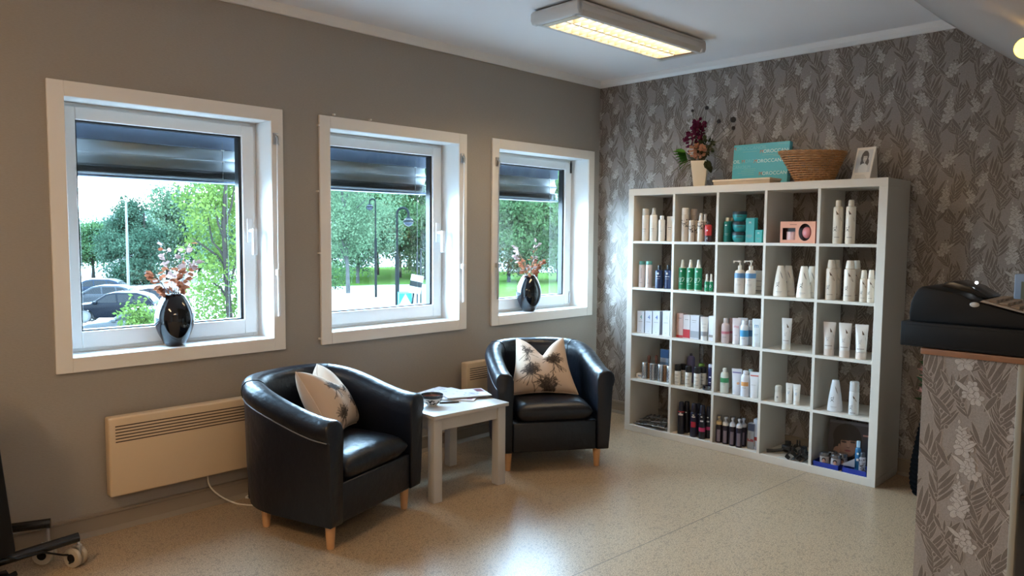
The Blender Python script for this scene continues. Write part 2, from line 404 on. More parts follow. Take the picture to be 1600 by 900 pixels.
# ------------------------------------------------------------------ windows
M_gasket = mat('black_rubber_gasket', (.012, .014, .018), .5)
M_glass = make_glass('window_glass', (.96, 1., .985), .02)
M_chrome = mat('brushed_metal', (.55, .55, .55), .28, metal=1.)
M_blind = mat('blind_dark_grey', (.11, .115, .12), .38, metal=.2)
M_blind_lit = mat('blind_slat_lit_grey', (.30, .32, .34), .35, metal=.2); M_hbox = mat('blind_headbox_navy', (.075, .10, .15), .4)  # slat grey lightened: light on the two hanging slats put into colour
M_rail = mat('blind_rail_blue_grey', (.10, .13, .20), .35, metal=.3)
M_clip = mat('white_clip', (.8, .82, .85), .3)
wl = ['largest-looking white-framed window at the left, car park behind it', 'middle white-framed window, street lamps and birch trunk behind it', 'white-framed window nearest the papered wall, lawn trees behind it']
for i, (x0, x1) in enumerate(WINS):
    w = bpy.data.objects.new('window_%d' % (i+1), None); C.objects.link(w); w.location = ((x0+x1)/2, 0, WZ0); structure(w, wl[i])
    hw = (x1-x0)/2; H = WZ1-WZ0
    # casing
    m = MB(); cw = .068; t = .016
    m.box(-hw-cw, -hw+.004, -t, 0, -cw, H+cw); m.box(hw-.004, hw+cw, -t, 0, -cw, H+cw)
    m.box(-hw+.004, hw-.004, -t, 0, H-.004, H+cw); m.box(-hw+.004, hw-.004, -t, 0, -cw, .004)
    m.build('casing', M_case, w, bevel=.002, seg=1, smooth=False)
    m = MB(); d1 = .31; g = G-.001
    m.box(-hw-g, -hw, 0, d1, -g, H+g); m.box(hw, hw+g, 0, d1, -g, H+g); m.box(-hw, hw, 0, d1, H, H+g)
    m.build('reveal_lining', M_white, w, smooth=False)
    m = MB(); m.box(-hw, hw, 0, .195, -g, 0.002); m.build('window_sill', M_white, w, bevel=.002, seg=1, smooth=False)
    # fixed frame then opening sash
    m = MB(); f0, f1 = .185, .27; a = .035
    m.box(-hw, -hw+a, f0, f1, .002, H); m.box(hw-a, hw, f0, f1, .002, H); m.box(-hw+a, hw-a, f0, f1, H-a, H); m.box(-hw+a, hw-a, f0, f1, .002, a)
    m.build('window_frame', M_white, w, bevel=.003, seg=2, smooth=False)
    m = MB(); s0, s1 = .165, .235; a2 = a+.004; b2 = .093; bt = .083
    m.box(-hw+a2-.018, -hw+b2, s0, s1, a2-.018, H-a2+.018); m.box(hw-b2, hw-a2+.018, s0, s1, a2-.018, H-a2+.018)
    m.box(-hw+b2, hw-b2, s0, s1, H-bt, H-a2+.018); m.box(-hw+b2, hw-b2, s0, s1, a2-.018, bt+.022)
    sash = m.build('sash', M_white, w, bevel=.004, seg=2, smooth=False)
    m = MB(); gx, z0, z1 = hw-b2, bt+.022, H-bt; k = .009
    for q in ((-gx, -gx+k, z0, z1), (gx-k*1.9, gx, z0, z1), (-gx, gx, z1-k, z1), (-gx, gx, z0, z0+k*.8)): m.box(q[0], q[1], .183, .228, q[2], q[3])
    m.build('glazing_gasket', M_gasket, sash, smooth=False)
    m = MB(); m.box(-gx+.004, gx-.004, .205, .209, z0+.004, z1-.004); m.build('glass_pane', M_glass, sash, smooth=False)
    if i < 2:     # tilt-and-turn handle on the right-hand stile
        hx = hw-.058; hz = 1.47-WZ0
        h = MB().box(hx-.017, hx+.017, .152, .166, hz-.03, hz+.11).build('handle', M_clip, sash, bevel=.005)
        m = MB(); m.tube([(hx, .16, hz+.04), (hx, .105, hz+.04)], .011, 12); m.box(hx-.013, hx+.013, .088, .112, hz-.10, hz+.054)
        m.build('lever', M_clip, h, bevel=.005)
    else:
        for zz in (H-.11, .03):
            m = MB(); m.tube([(hw-.032, .16, zz), (hw-.032, .16, zz+.085)], .008, 10); m.tube([(hw-.032, .16, zz+.085), (hw-.032, .16, zz+.10)], .005, 8)
            m.build('hinge', M_chrome if zz < .5 else M_gasket, w)
    # outside venetian blind, pulled almost all the way up
    bl = thing('venetian_blind', ['dark grey slatted blind raised outside the left window', 'dark grey slatted blind raised outside the middle window', 'dark grey slatted blind raised outside the window nearest the papered wall'][i], 'blind', ((x0+x1)/2, .345, 1.785), 0, 'raised blinds outside the windows')
    ht = 2.125-1.785
    m = MB(); m.box(-hw+.02, hw-.02, -.030, .035, ht-.145, ht); m.build('headbox', M_hbox, bl, bevel=.003, seg=1)
    MB().box(-hw+.012, hw-.012, .050, .058, .02, ht+.01).build('pelmet_panel', M_blind, bl, smooth=False)
    for k, (zc, tl, mm) in enumerate(((.160, 1.35, M_blind_lit), (.096, 2.05, M_blind_lit))):
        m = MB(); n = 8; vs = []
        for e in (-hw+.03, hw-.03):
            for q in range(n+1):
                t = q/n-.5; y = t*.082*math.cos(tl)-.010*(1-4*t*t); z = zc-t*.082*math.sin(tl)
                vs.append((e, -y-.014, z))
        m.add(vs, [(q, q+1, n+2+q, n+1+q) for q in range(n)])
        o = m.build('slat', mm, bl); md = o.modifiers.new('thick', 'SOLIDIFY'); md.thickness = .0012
    for k in range(9):
        m = MB(); z = .018+k*.0062; m.prism([(-.04, z), (-.02, z+.003), (.02, z+.003), (.04, z), (.038, z-.001), (.02, z+.0018), (-.02, z+.0018), (-.038, z-.001)], 0, -hw+.03, hw-.03)
        m.build('slat', M_blind, bl, smooth=False)
    MB().box(-hw+.03, hw-.03, -.042, .042, 0, .014).build('bottom_rail', M_rail, bl, bevel=.003)
    for sx in (-hw+.11, hw-.15):
        c = MB().tube([(sx, -.046, .005), (sx, -.046, ht-.1)], .0016, 6).build('lift_cord', M_blind, bl)
        for z in (.19, .125): MB().box(sx-.010, sx+.010, -.052, -.044, z-.003, z+.003).build('cord_clip', M_clip, c, bevel=.002)
        MB().tube([(sx+.03, -.03, 0), (sx+.03, -.03, -.80)], .0012, 6).build('guide_wire', M_gasket, bl)
    # winding rod hanging from a bracket on the casing
    rx = (x1+.018) if i < 2 else (x0-.026)
    cr = thing('blind_crank', ['winding rod on the right casing of the left window', 'winding rod on the right casing of the middle window', 'grey winding rod on the left casing of the window nearest the papered wall'][i], 'crank', (rx, -.016, 2.03), 0, 'blind winding rods')
    m = MB(); m.box(-.014, .014, -.014, 0, -.03, .035); m.tube([(0, -.014, .02), (0, -.03, 0), (0, -.026, -.03)], .007, 8); m.tube([(.006, -.012, .01), (.012, -.022, -.035)], .004, 6)
    m.build('bracket', M_chrome, cr, bevel=.002)
    MB().tube([(0, -.026, -.03), (0, -.020, -.76)], .0045, 8).build('rod', M_clip if i < 2 else M_chrome, cr)
    MB().box(-.012, .012, -.034, 0, -.775, -.74).build('rod_clip', M_clip if i < 2 else M_chrome, cr, bevel=.003)
    MB().tube([(0, -.020, -.775), (0, -.022, -1.01)], .0085, 10).build('crank_handle', M_clip if i < 2 else M_chrome, cr)
# small nails left in the wall round the middle window are part of its trim
m = MB()
for (nx, nz) in ((-2.685, 2.14), (-2.58, 2.215), (-2.32, 2.213), (-2.695, 1.75), (-2.69, 1.38), (-2.69, .86)): m.box(nx-.006, nx+.006, -.02, 0, nz-.005, nz+.005)
structure(m.build('trim_3', M_case, smooth=False), 'little tabs round the casing of the middle window')
# ================================================================== FURNITURE
M_leather = mat('black_leather', (.0040, .0048, .0085), .36, bump=.95, bscale=20, spec=.42)  # black tinted blue, putting some of the sky sheen into the colour
M_birch = mat('birch_leg', (.58, .31, .14), .4, var=.12, vscale=25)
M_stitch = mat('grey_stitching', (.16, .16, .17), .5)
M_heat = mat('cream_enamel', (.62, .47, .31), .4)
M_slot = mat('dark_slot', (.05, .03, .02), .6)
M_cord = mat('white_cord', (.75, .70, .62), .4)
M_table = mat('white_lacquered_wood', (.50, .475, .45), .35)

def heater(x0, x1, label, cord):
    t = thing('panel_heater', label, 'heater', ((x0+x1)/2, 0, .195), 0, 'panel heaters under the windows')
    hw = (x1-x0)/2
    MB().box(-hw, hw, -.10, -.035, 0, .395).build('heater_body', M_heat, t, bevel=.010, seg=3)
    m = MB()
    for k in range(6): m.box(-hw+.03, hw-.03, -.1008, -.09, .27+k*.0155, .2755+k*.0155)
    m.build('grille', M_slot, t, smooth=False)
    m = MB()
    for sx in (-hw+.15, hw-.18): m.box(sx, sx+.05, -.037, 0, .05, .35)
    m.build('wall_bracket', M_slot, t, smooth=False)
    if cord:
        pts = [(-3.41, -.06, .2), (-3.40, -.06, .13), (-3.345, -.06, .06), (-3.275, -.075, .008), (-3.245, -.14, .006), (-3.19, -.205, .006), (-3.11, -.19, .006), (-3.12, -.10, .006), (-3.19, -.045, .006), (-3.14, -.035, .02), (-3.02, -.03, .05)]
        sm = []
        for i in range(len(pts)-1):
            p0, p1, p2, p3 = [Vector(pts[max(0, min(len(pts)-1, i+k))]) for k in (-1, 0, 1, 2)]
            for q in range(5):
                s = q/5; sm.append(.5*((2*p1)+(p2-p0)*s+(2*p0-5*p1+4*p2-p3)*s*s+(3*p1-p0-3*p2+p3)*s**3))
        sm.append(Vector(pts[-1]))
        MB().tube([p-Vector(t.location) for p in sm], .0042, 8).build('power_cord', M_cord, t)
    return t
heater(-3.90, -2.62, 'long cream panel heater under the left window, cord on floor', True)
heater(-1.583, -.85, 'cream panel heater behind the armchair beside the table', False)

def tub_chair(label, loc, rz, group):
    t = thing('tub_armchair', label, 'armchair', loc, rz, group)
    a, d, yf, y0 = .325, .365, .30, -.02
    path = []
    for k in range(7): path.append((-a, yf+(y0-yf)*k/6))
    for k in range(1, 24):
        th = PI-PI*k/24; cx, sy = math.cos(th), math.sin(th)
        path.append((a*math.copysign(abs(cx)**.82, cx), y0-d*abs(sy)**.82))
    for k in range(6, -1, -1): path.append((a, yf+(y0-yf)*k/6))
    N = len(path); P = [Vector((x, y, 0)) for x, y in path]
    L = [0]
    for i in range(1, N): L.append(L[-1]+(P[i]-P[i-1]).length)
    def sm(x): x = max(0, min(1, x)); return x*x*(3-2*x)
    def frame(i):
        tg = (P[min(i+1, N-1)]-P[max(i-1, 0)]).normalized(); return Vector((tg.y, -tg.x, 0))*-1
    def sect(h):
        return [(.030, .125), (.036, .20), (.044, .34), (.050, h-.135), (.053, h-.105), (.050, h-.098), (.060, h-.085), (.066, h-.055), (.060, h-.025), (.043, h-.006), (.015, h), (-.015, h-.003), (-.040, h-.018), (-.053, h-.05), (-.054, h-.11), (-.050, .42), (-.048, .30), (-.045, .125)]
    m = MB(); vs, fs = [], []
    K = len(sect(1)); ends = []
    for i in range(N):
        s = L[i]/L[-1]; h = .635+.125*sm(min(s, 1-s)/.36)
        n = frame(i); n = n if n.dot(Vector((P[i].x, P[i].y-y0*0, 0))) > 0 or abs(P[i].x) > .3 and n.x*P[i].x > 0 else -n
        for o, z in sect(h): vs.append(P[i]+n*o+Vector((0, 0, z)))
    for i in range(N-1):
        for k in range(K): k2 = (k+1) % K; fs.append((i*K+k, (i+1)*K+k, (i+1)*K+k2, i*K+k2))
    m.add(vs, fs)
    for e, sgn in ((0, 1), (N-1, 1)):
        ring = [vs[e*K+k] for k in range(K)]; c = sum(ring, Vector())/K; prev = [e*K+k for k in range(K)]
        for sc, dy in ((.975, .010), (.90, .015)):
            base = len(m.v); m.add([c+(p-c)*sc+Vector((0, dy, 0)) for p in ring], [])
            cur = [base+k for k in range(K)]
            for k in range(K): m.f.append((prev[k], prev[(k+1) % K], cur[(k+1) % K], cur[k])); m.m.append(0)
            prev = cur
        m.f.append(tuple(prev)); m.m.append(0)
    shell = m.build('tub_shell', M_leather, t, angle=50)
    # the stitched seam under the rolled edge and two cross seams
    pts = []
    for i in range(N):
        s = L[i]/L[-1]; h = .635+.125*sm(min(s, 1-s)/.36); n = frame(i); n = n if abs(P[i].x) < .05 and n.y < 0 or n.x*P[i].x > 0 else -n
        pts.append(P[i]+n*.0535+Vector((0, 0, h-.100)))
    MB().tube(pts, .0030, 6).build('piping', M_stitch, shell)
    for i in (11, N-12):
        n = frame(i); n = n if n.x*P[i].x > 0 or (abs(P[i].x) < .05 and n.y < 0) else -n
        s = L[i]/L[-1]; h = .635+.125*sm(min(s, 1-s)/.36)
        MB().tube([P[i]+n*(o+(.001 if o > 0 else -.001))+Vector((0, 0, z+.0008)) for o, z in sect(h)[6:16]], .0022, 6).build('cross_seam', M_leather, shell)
    # seat cushion, softly domed
    m = MB(); n = 14; vs = []
    def cush(u, v, top):
        x = .264*u; y = -.30+(.325+.30)*(v*.5+.5)
        if v < -.2: x *= 1-.28*((-.2-v)/.8)**2
        e = (1-abs(u)**6)*(1-abs(v)**8)
        return (x, y, .375+(.060*e**.35+.012*(1-u*u)*(1-v*v) if top else -.085*e**.35))
    for top in (True, False):
        b = len(m.v); m.add([cush(-1+2*i/n, -1+2*j/n, top) for j in range(n+1) for i in range(n+1)], [(j*(n+1)+i, j*(n+1)+i+1, (j+1)*(n+1)+i+1, (j+1)*(n+1)+i) for j in range(n) for i in range(n)])
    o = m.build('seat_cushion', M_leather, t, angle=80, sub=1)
    bm = bmesh.new(); bm.from_mesh(o.data); bmesh.ops.remove_doubles(bm, verts=bm.verts, dist=.0005); bmesh.ops.recalc_face_normals(bm, faces=bm.faces)
    for f in bm.faces: f.smooth = True
    for e in bm.edges: e.smooth = True
    bm.to_mesh(o.data); bm.free()
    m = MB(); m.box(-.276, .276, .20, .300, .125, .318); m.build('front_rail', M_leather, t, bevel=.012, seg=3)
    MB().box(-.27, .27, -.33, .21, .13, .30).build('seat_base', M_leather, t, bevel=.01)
    for lx, ly in ((-.295, .245), (.295, .245), (-.245, -.225), (.245, -.225)):
        m = MB(); m.lathe([(.0175, 0), (.0185, .004), (.0265, .128), (.0265, .14)], 16); m.build('leg', M_birch, t, loc=(lx, ly, 0))
    return t
def faceang(dx, dy): return math.atan2(dy, dx)-PI/2
CH1 = tub_chair('black leather tub armchair left of the white table', (-2.988, -.632, 0), faceang(.30, -.954), 'black leather tub armchairs')
u2 = Vector((.496, -.325, 0)).normalized(); f2 = Vector((-.548, -.836, 0)).normalized()
mid = Vector((-1.517, -.865, 0))-f2*.245
CH2 = tub_chair('black leather tub armchair right of the table, near the shelving', tuple(mid), faceang(f2.x, f2.y), 'black leather tub armchairs')

# ---------------------------------------------------------------- cushions with dark chrysanthemum print
def draw_cushion(seed, flowers):
    r = random.Random(seed); N = 260; A = np.zeros((N, N), np.float32)
    yy, xx = np.mgrid[0:N, 0:N]; X = xx/N*2-1; Y = yy/N*2-1
    def stroke(pts, w, s=1.):
        for (x0, y0), (x1, y1) in zip(pts[:-1], pts[1:]):
            dx, dy = x1-x0, y1-y0; L2 = dx*dx+dy*dy+1e-9
            t = np.clip(((X-x0)*dx+(Y-y0)*dy)/L2, 0, 1); D = np.hypot(X-x0-t*dx, Y-y0-t*dy)
            np.maximum(A, np.clip((w-D)/.012+.5, 0, 1)*s, out=A)
    for fx, fy, R, dens, stem in flowers:
        for k in range(int(95*dens)):
            a = r.uniform(0, 2*PI); l = R*r.uniform(.35, 1.0)*(1.0 if math.sin(a) > -.2 else .65); b = a+r.uniform(-.5, .5)
            q = R*r.uniform(0, .35)
            stroke([(fx+q*math.cos(a+2), fy+q*math.sin(a+2)), (fx+l*.6*math.cos(a), fy+l*.55*math.sin(a)), (fx+l*math.cos(b), fy+l*.8*math.sin(b))], r.uniform(.006, .016), r.uniform(.6, 1))
        for k in range(int(34*dens)):
            a = r.uniform(0, 2*PI); q = R*r.uniform(0, .55); x, y = fx+q*math.cos(a), fy+q*.75*math.sin(a)
            stroke([(x, y), (x+r.uniform(-.1, .1)*R*2, y+r.uniform(-.1, .1)*R*2)], r.uniform(.012, .028)*R/.3, .9)
        for k in range(9):
            a = -PI/2+r.uniform(-1.1, 1.1); stroke([(fx, fy-R*.3), (fx+R*.8*math.cos(a), fy+R*.9*math.sin(a)), (fx+R*1.25*math.cos(a+r.uniform(-.3, .3)), fy+R*1.2*math.sin(a))], .010, .9)
        if stem: stroke([(fx, fy-R*.3)]+[(fx+(stem[0]-fx)*t+.03*math.sin(9*t), fy-R*.3+(stem[1]-fy+R*.3)*t) for t in (.25, .5, .75, 1)], .012, .85)
    return A
M_cush = mat('printed_velvet', (1, 1, 1), .85, attr='print', spec=.2)
def cushion(label, loc, rz, tilt, roll, img, half=.235, chop=.11):
    t = thing('throw_cushion', label, 'cushion', loc, rz, 'cream cushions printed with dark flowers')
    n = 110; vs, cols, fs = [], [], []
    beige = np.array((.57, .43, .325)); dark = np.array((.025, .018, .016))
    Mx = Matrix.Rotation(tilt, 4, 'X') @ Matrix.Rotation(roll, 4, 'Y')
    for side in (1, -1):
        for j in range(n+1):
            for i in range(n+1):
                u, v = -1+2*i/n, -1+2*j/n
                x = half*u*(1-.10*(1-abs(v)**1.6))*(1-.15*(v+.6)); z = half*v*(1-.10*(1-abs(u)**1.6))
                if v > -.4: z -= chop*math.exp(-(abs(u)/.50)**1.3)*((v+.4)/1.4)**1.5
                e = max(0, (1-u*u))*max(0, (1-v*v)); th = .105*e**.42
                y = side*(th+.004*math.sin(7*u+3*v)*e)
                if v > .2: y -= side*.03*math.exp(-(u/.25)**2)*(v-.2)*e**.3
                vs.append(Mx @ Vector((-x, y, z+half)))
                q = img[min(len(img)-1, int((v*.5+.5)*len(img)))][min(len(img)-1, int((u*.5+.5)*len(img)))]
                cols.append((*(beige*(1-q)+dark*q), 1))
    k = n+1
    for s in (0, 1):
        for j in range(n):
            for i in range(n): q = s*k*k+j*k+i; fs.append((q, q+1, q+1+k, q+k))
    m = MB(); m.add(vs, fs); o = m.build('cover', M_cush, t, smooth=False)
    colour_attr(o, cols)
    bm = bmesh.new(); bm.from_mesh(o.data); bmesh.ops.remove_doubles(bm, verts=bm.verts, dist=.0003); bmesh.ops.recalc_face_normals(bm, faces=bm.faces)
    for f in bm.faces: f.smooth = True
    bm.to_mesh(o.data); bm.free()
    # sewn seam round the edge
    ring = [(-1+2*i/24, -1) for i in range(24)]+[(1, -1+2*i/24) for i in range(24)]+[(1-2*i/24, 1) for i in range(24)]+[(-1, 1-2*i/24) for i in range(25)]
    pts = []
    for u, v in ring:
        x = half*u*(1-.10*(1-abs(v)**1.6))*(1-.15*(v+.6)); z = half*v*(1-.10*(1-abs(u)**1.6))
        if v > -.4: z -= chop*math.exp(-(abs(u)/.50)**1.3)*((v+.4)/1.4)**1.5
        pts.append(Mx @ Vector((-x, 0, z+half)))
    MB().tube(pts, .0035, 6).build('seam', mat('cushion_seam', (.60, .47, .37), .8), t)
    return t
IMG1 = draw_cushion(3, [(.46, -.40, .42, 1.4, (.1, .3)), (-.34, .26, .40, 1.3, (.45, -.05)), (.1, .1, .16, .5, (.4, -.2)), (-.5, -.6, .35, .8, None)])
IMG2 = draw_cushion(5, [(.36, .06, .46, 1.6, (.25, -.9)), (-.46, -.36, .40, 1.4, (-.3, -1)), (-.62, .42, .36, .35, (-.5, -.2)), (.08, -.86, .46, 1.0, None)])
def chairpt(ch, x, y, z): return tuple(ch.matrix_basis @ Vector((x, y, z)))
cushion('cream cushion with dark flowers standing in the left armchair', chairpt(CH1, -.115, .005, .445), CH1.rotation_euler.z+.42, .60, -.05, IMG1, half=.205, chop=.12)
cushion('cream cushion with dark flowers standing in the right armchair', chairpt(CH2, .022, .09, .445), CH2.rotation_euler.z-.10, .60, .0, IMG2, half=.215, chop=.14)

# ---------------------------------------------------------------- table and what lies on it
TB = thing('side_table', 'square white wooden side table between the two armchairs', 'table', (-2.20, -.590, 0), math.radians(-3))
MB().box(-.275, .275, -.285, .285, .478, .50).build('table_top', M_table, TB, bevel=.003)
for sx in (-1, 1):
    for sy in (-1, 1):
        x, y = sx*.235, sy*.238
        MB().box(x-.029, x+.029, y-.029, y+.029, 0, .478).build('leg', M_table, TB, bevel=.003)
for y in (-.245, .245): MB().box(-.206, .206, y-.011, y+.011, .405, .478).build('apron', M_table, TB, smooth=False)
for x in (-.242, .242): MB().box(x-.011, x+.011, -.209, .209, .405, .478).build('apron', M_table, TB, smooth=False)

M_bowl = mat('painted_bowl', (1, 1, 1), .25, attr='print')
bp = at(675, 634, 2, .5)
BW = thing('painted_bowl', 'small black and white patterned bowl on the white table', 'bowl', (bp.x, bp.y, .5))
prof = [(.0, .004), (.026, 0), (.028, .006), (.031, .010), (.050, .024), (.060, .042), (.065, .064), (.0655, .068), (.063, .068), (.057, .044), (.046, .028), (.025, .018), (.0, .016)]
pp = [prof[0]]
for (r0, z0), (r1, z1) in zip(prof[:-1], prof[1:]): pp += [(r0+(r1-r0)*k/4, z0+(z1-z0)*k/4) for k in range(1, 5)]
pp = [(max(r, 1e-6), z) for r, z in pp]; n = 72
m = MB(); m.lathe(pp, n); cols = []
for i, (r, z) in enumerate(pp):
    outer = i < 29
    for k in range(n):
        c = (.72, .70, .66)
        if outer and .012 < z < .052:
            s = math.sin(k/n*2*PI*9+math.sin(z*150)*1.6)*math.sin(z*160+k/n*2*PI*4)
            c = (.03, .03, .035) if s > .02 else c
            if abs(z-.05) < .004: c = (.6, .58, .55)
        elif outer and z >= .052: c = (.02, .02, .025)
        elif not outer and z > .05: c = (.03, .03, .03)
        elif not outer: c = (.25, .07, .05) if z > .044 else (.10, .09, .09)
        if z < .012 and outer: c = (.55, .5, .42)
        cols.append((*c, 1))
o = m.build('bowl_body', M_bowl, BW, smooth=True); colour_attr(o, cols)

M_mag = mat('magazine_cover', (1, 1, 1), .3, attr='print'); M_pages = mat('magazine_pages', (.62, .58, .54), .7)
def magazine(label, x, y, z, rz, seed, w=.21, h=.28, t=.006):
    g = thing('magazine', label, 'magazine', (x, y, z), rz, 'magazines on the white table')
    r = random.Random(seed); n = 40; A = np.zeros((n+1, n+1, 3)); A[:] = (.62, .58, .57)
    yy, xx = np.mgrid[0:n+1, 0:n+1]
    for _ in range(9):
        cx, cy, R = r.uniform(5, n-5), r.uniform(8, n-3), r.uniform(2, 5); q = np.hypot(xx-cx, (yy-cy)*1.2); mk = (np.abs(q-R) < .8)
        A[mk] = r.choice([(.36, .33, .36), (.45, .36, .36), (.30, .28, .31)])
    A[3:8, 4:4+r.randint(14, 30)] = r.choice([(.2, .16, .2), (.35, .2, .24), (.72, .70, .7)])
    if seed == 2: A[2:9, 22:38] = (.17, .05, .06)
    m = MB(); m.add([(-w/2+w*i/n, -h/2+h*j/n, t) for j in range(n+1) for i in range(n+1)], [(j*(n+1)+i, j*(n+1)+i+1, (j+1)*(n+1)+i+1, (j+1)*(n+1)+i) for j in range(n) for i in range(n)])
    o = m.build('cover', M_mag, g, smooth=False); colour_attr(o, [(*A[j, i], 1) for j in range(n+1) for i in range(n+1)])
    MB().box(-w/2+.001, w/2-.001, -h/2+.001, h/2-.001, 0, t-.0004).build('pages', M_pages, g, smooth=False)
    return g
mp = at(722, 619, 2, .5)
magazine('bottom magazine of the pile on the table, dark edge towards the bowl', mp.x-.05, mp.y+.01, .5, .65, 1, t=.008)
magazine('pale magazine lying open towards the window side of the table', mp.x-.03, mp.y+.11, .5084, .25, 4, t=.005)
magazine('pale floral magazine lying on top of the pile on the table', mp.x+.015, mp.y-.01, .5138, 1.15, 2, t=.006)
ph = at(699, 628, 2, .5)
ph2 = thing('pen', 'thin black pen lying between bowl and magazines', 'pen', (ph.x-.012, ph.y-.035, .505), -.55)
MB().tube([(-.06, 0, 0), (.055, 0, 0)], .0048, 10).build('barrel', mat('pen_black', (.02, .02, .022), .3), ph2)
MB().tube([(.055, 0, 0), (.068, 0, 0)], .0042, 10, r1=.0008).build('tip', M_chrome, ph2)

# ---------------------------------------------------------------- black vases with dried leaf sprays on the sills
M_vase = mat('gloss_black_glaze', (.004, .005, .008), .05, spec=.5, coat=.2)
M_rust = make_leaf('dried_rust_leaf', (.20, .060, .032), (.28, .11, .058), 18, .3)
M_pink = make_leaf('dried_pale_leaf', (.26, .165, .15), (.33, .24, .225), 18, .4)
M_stem = mat('dry_stem', (.20, .12, .07), .7)
def leafquad(m, p, d, nrm, l, w, mi=0):
    d = d.normalized(); s = d.cross(nrm).normalized(); n2 = s.cross(d)
    pts = [p, p+d*l*.28+s*w*.42+n2*l*.04, p+d*l*.62+s*w*.46+n2*l*.05, p+d*l, p+d*l*.62-s*w*.46+n2*l*.05, p+d*l*.28-s*w*.42+n2*l*.04]
    mid = [p+d*l*.3, p+d*l*.62]
    vs = pts+mid; m.add(vs, [(0, 1, 6), (1, 2, 7, 6), (2, 3, 7), (3, 4, 7), (4, 5, 6, 7), (5, 0, 6)], mi)
def rv(r): return Vector((r.gauss(0, 1), r.gauss(0, 1), r.gauss(0, 1))).normalized()
def window_vase(label, label2, x, y, z, seed, s=1.):
    v = thing('black_vase', label, 'vase', (x, y, z), 0, 'glossy black vases on the window sills')
    h = .283*s; R = .098*s
    prof = [(.040*s, 0), (.045*s, .004)]
    for k in range(1, 20):
        t = k/20; prof.append((R*math.sin(PI*(.145+.70*t)), h*t))
    prof += [(.043*s, h), (.038*s, h), (.034*s, h-.012), (.06*s, h*.6), (.0, h*.5)]
    prof = [(max(a, 1e-5), b) for a, b in prof]
    MB().lathe(prof, 40).build('vase_body', M_vase, v, angle=60)
    b = thing('dried_leaf_spray', label2, 'dried leaves', (x, y, z+h*.62), 0, 'dried leaf sprays in the black vases')
    r = random.Random(seed)
    for k in range(7):
        a = 2*PI*k/7+r.uniform(-.3, .3); sp = r.uniform(.05, .17); H = r.uniform(.19, .38)
        pts = [Vector((.02*math.cos(a)*t + sp*math.cos(a)*t*t, (.02*t+sp*.5*t*t)*math.sin(a), H*t)) for t in [i/7 for i in range(8)]]
        st = MB().tube(pts, .0022, 6, r1=.0010).build('stem', M_stem, b)
        mr, mp_ = MB(), MB()
        for q in range(24):
            t = r.uniform(.40, 1.0); i = min(6, int(t*7)); p = pts[i].lerp(pts[i+1], t*7-i)
            d = Vector((math.cos(a)+r.gauss(0, .9), math.sin(a)+r.gauss(0, .7), r.uniform(-.5, .7)))
            low = pts[-1].z*t < .24
            tgt = mr if (low and r.random() < .8) or r.random() < .12 else mp_
            leafquad(tgt, p+d.normalized()*.012, d, rv(r), r.uniform(.028, .046), r.uniform(.022, .032))
        if mr.v: mr.build('rust_leaves', M_rust, st, angle=80)
        if mp_.v: mp_.build('pale_leaves', M_pink, st, angle=80)
window_vase('glossy black vase on the sill of the left window', 'rust and pale dried leaves in the vase on the left window sill', -3.508, .085, WZ0+.002, 4)
window_vase('glossy black vase on the sill of the window nearest the papered wall', 'rust and pale dried leaves in the vase on the right-hand window sill', -.764, .085, WZ0+.002, 9, 1.02)

# ---------------------------------------------------------------- ceiling luminaires
M_hous = mat('luminaire_housing', (.60, .57, .54), .45)
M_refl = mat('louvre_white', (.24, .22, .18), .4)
M_tube = mat('fluorescent_tube', (1, .9, .7), .5, emit=(1., .75, .46), estr=30.)
M_end = mat('louvre_end_metal', (.45, .33, .22), .4, metal=.5)
def luminaire(label, x, y, rz):
    t = thing('ceiling_luminaire', label, 'ceiling lamp', (x, y, CEIL), rz, 'fluorescent ceiling luminaires')
    L, W, h = .625, .180, .088
    m = MB(); w0 = .132
    pr = [(-W, -.030), (-W, -.062), (-W+.022, -h), (-w0, -h), (-w0, -.03)]
    m.prism(pr, 0, -L, L); m.prism([(-a, b) for a, b in pr], 0, -L, L)
    m.box(-L, L, -W, W, -.03, -.012)
    m.build('housing', M_hous, t, bevel=.002, seg=1, smooth=False)
    for s in (-1, 1):
        m = MB(); m.prism([(s*(L-.035), -.012), (s*(L-.035), -h), (s*(L-.002), -h), (s*L+s*.012, -.065), (s*L+s*.012, -.025), (s*L, -.012)], 1, -W, W); m.build('end_cap', M_hous, t, bevel=.006)
    MB().box(-L+.06, L-.06, -W+.05, W-.05, -.012, 0).build('mounting_plate', M_slot, t, smooth=False)
    m = MB(); m.box(-L+.036, L-.036, -w0, w0, -.034, -.030)
    m.box(-L+.036, L-.036, -.006, .006, -h+.004, -.034)
    for s in (-1, 1): m.prism([(s*w0, -h+.002), (s*(w0-.016), -.04), (s*w0, -.034)], 0, -L+.036, L-.036)
    for k in range(17):
        xx = -L+.085+k*(2*L-.17)/16
        m.prism([(xx-.001, -h+.004), (xx+.001, -h+.004), (xx+.006, -.062), (xx-.006, -.062)], 1, -w0+.004, w0-.004)
    m.build('louvre', M_refl, t, smooth=False)
    for s in (-1, 1): MB().box(s*(L-.062)-.024, s*(L-.062)+.024, -w0+.002, w0-.002, -h+.001, -h+.007).build('louvre_end', M_end, t, smooth=False)
    for s in (-1, 1): MB().tube([(-L+.09, s*.068, -.050), (L-.09, s*.068, -.052)], .013, 14).build('tube', M_tube, t)
luminaire('long white ceiling luminaire with two glowing tubes behind a louvre', -1.238, -1.165, math.radians(-1.5))
M_opal = mat('opal_diffuser', (1, .95, .85), .5, emit=(1., .71, .42), estr=13.5)
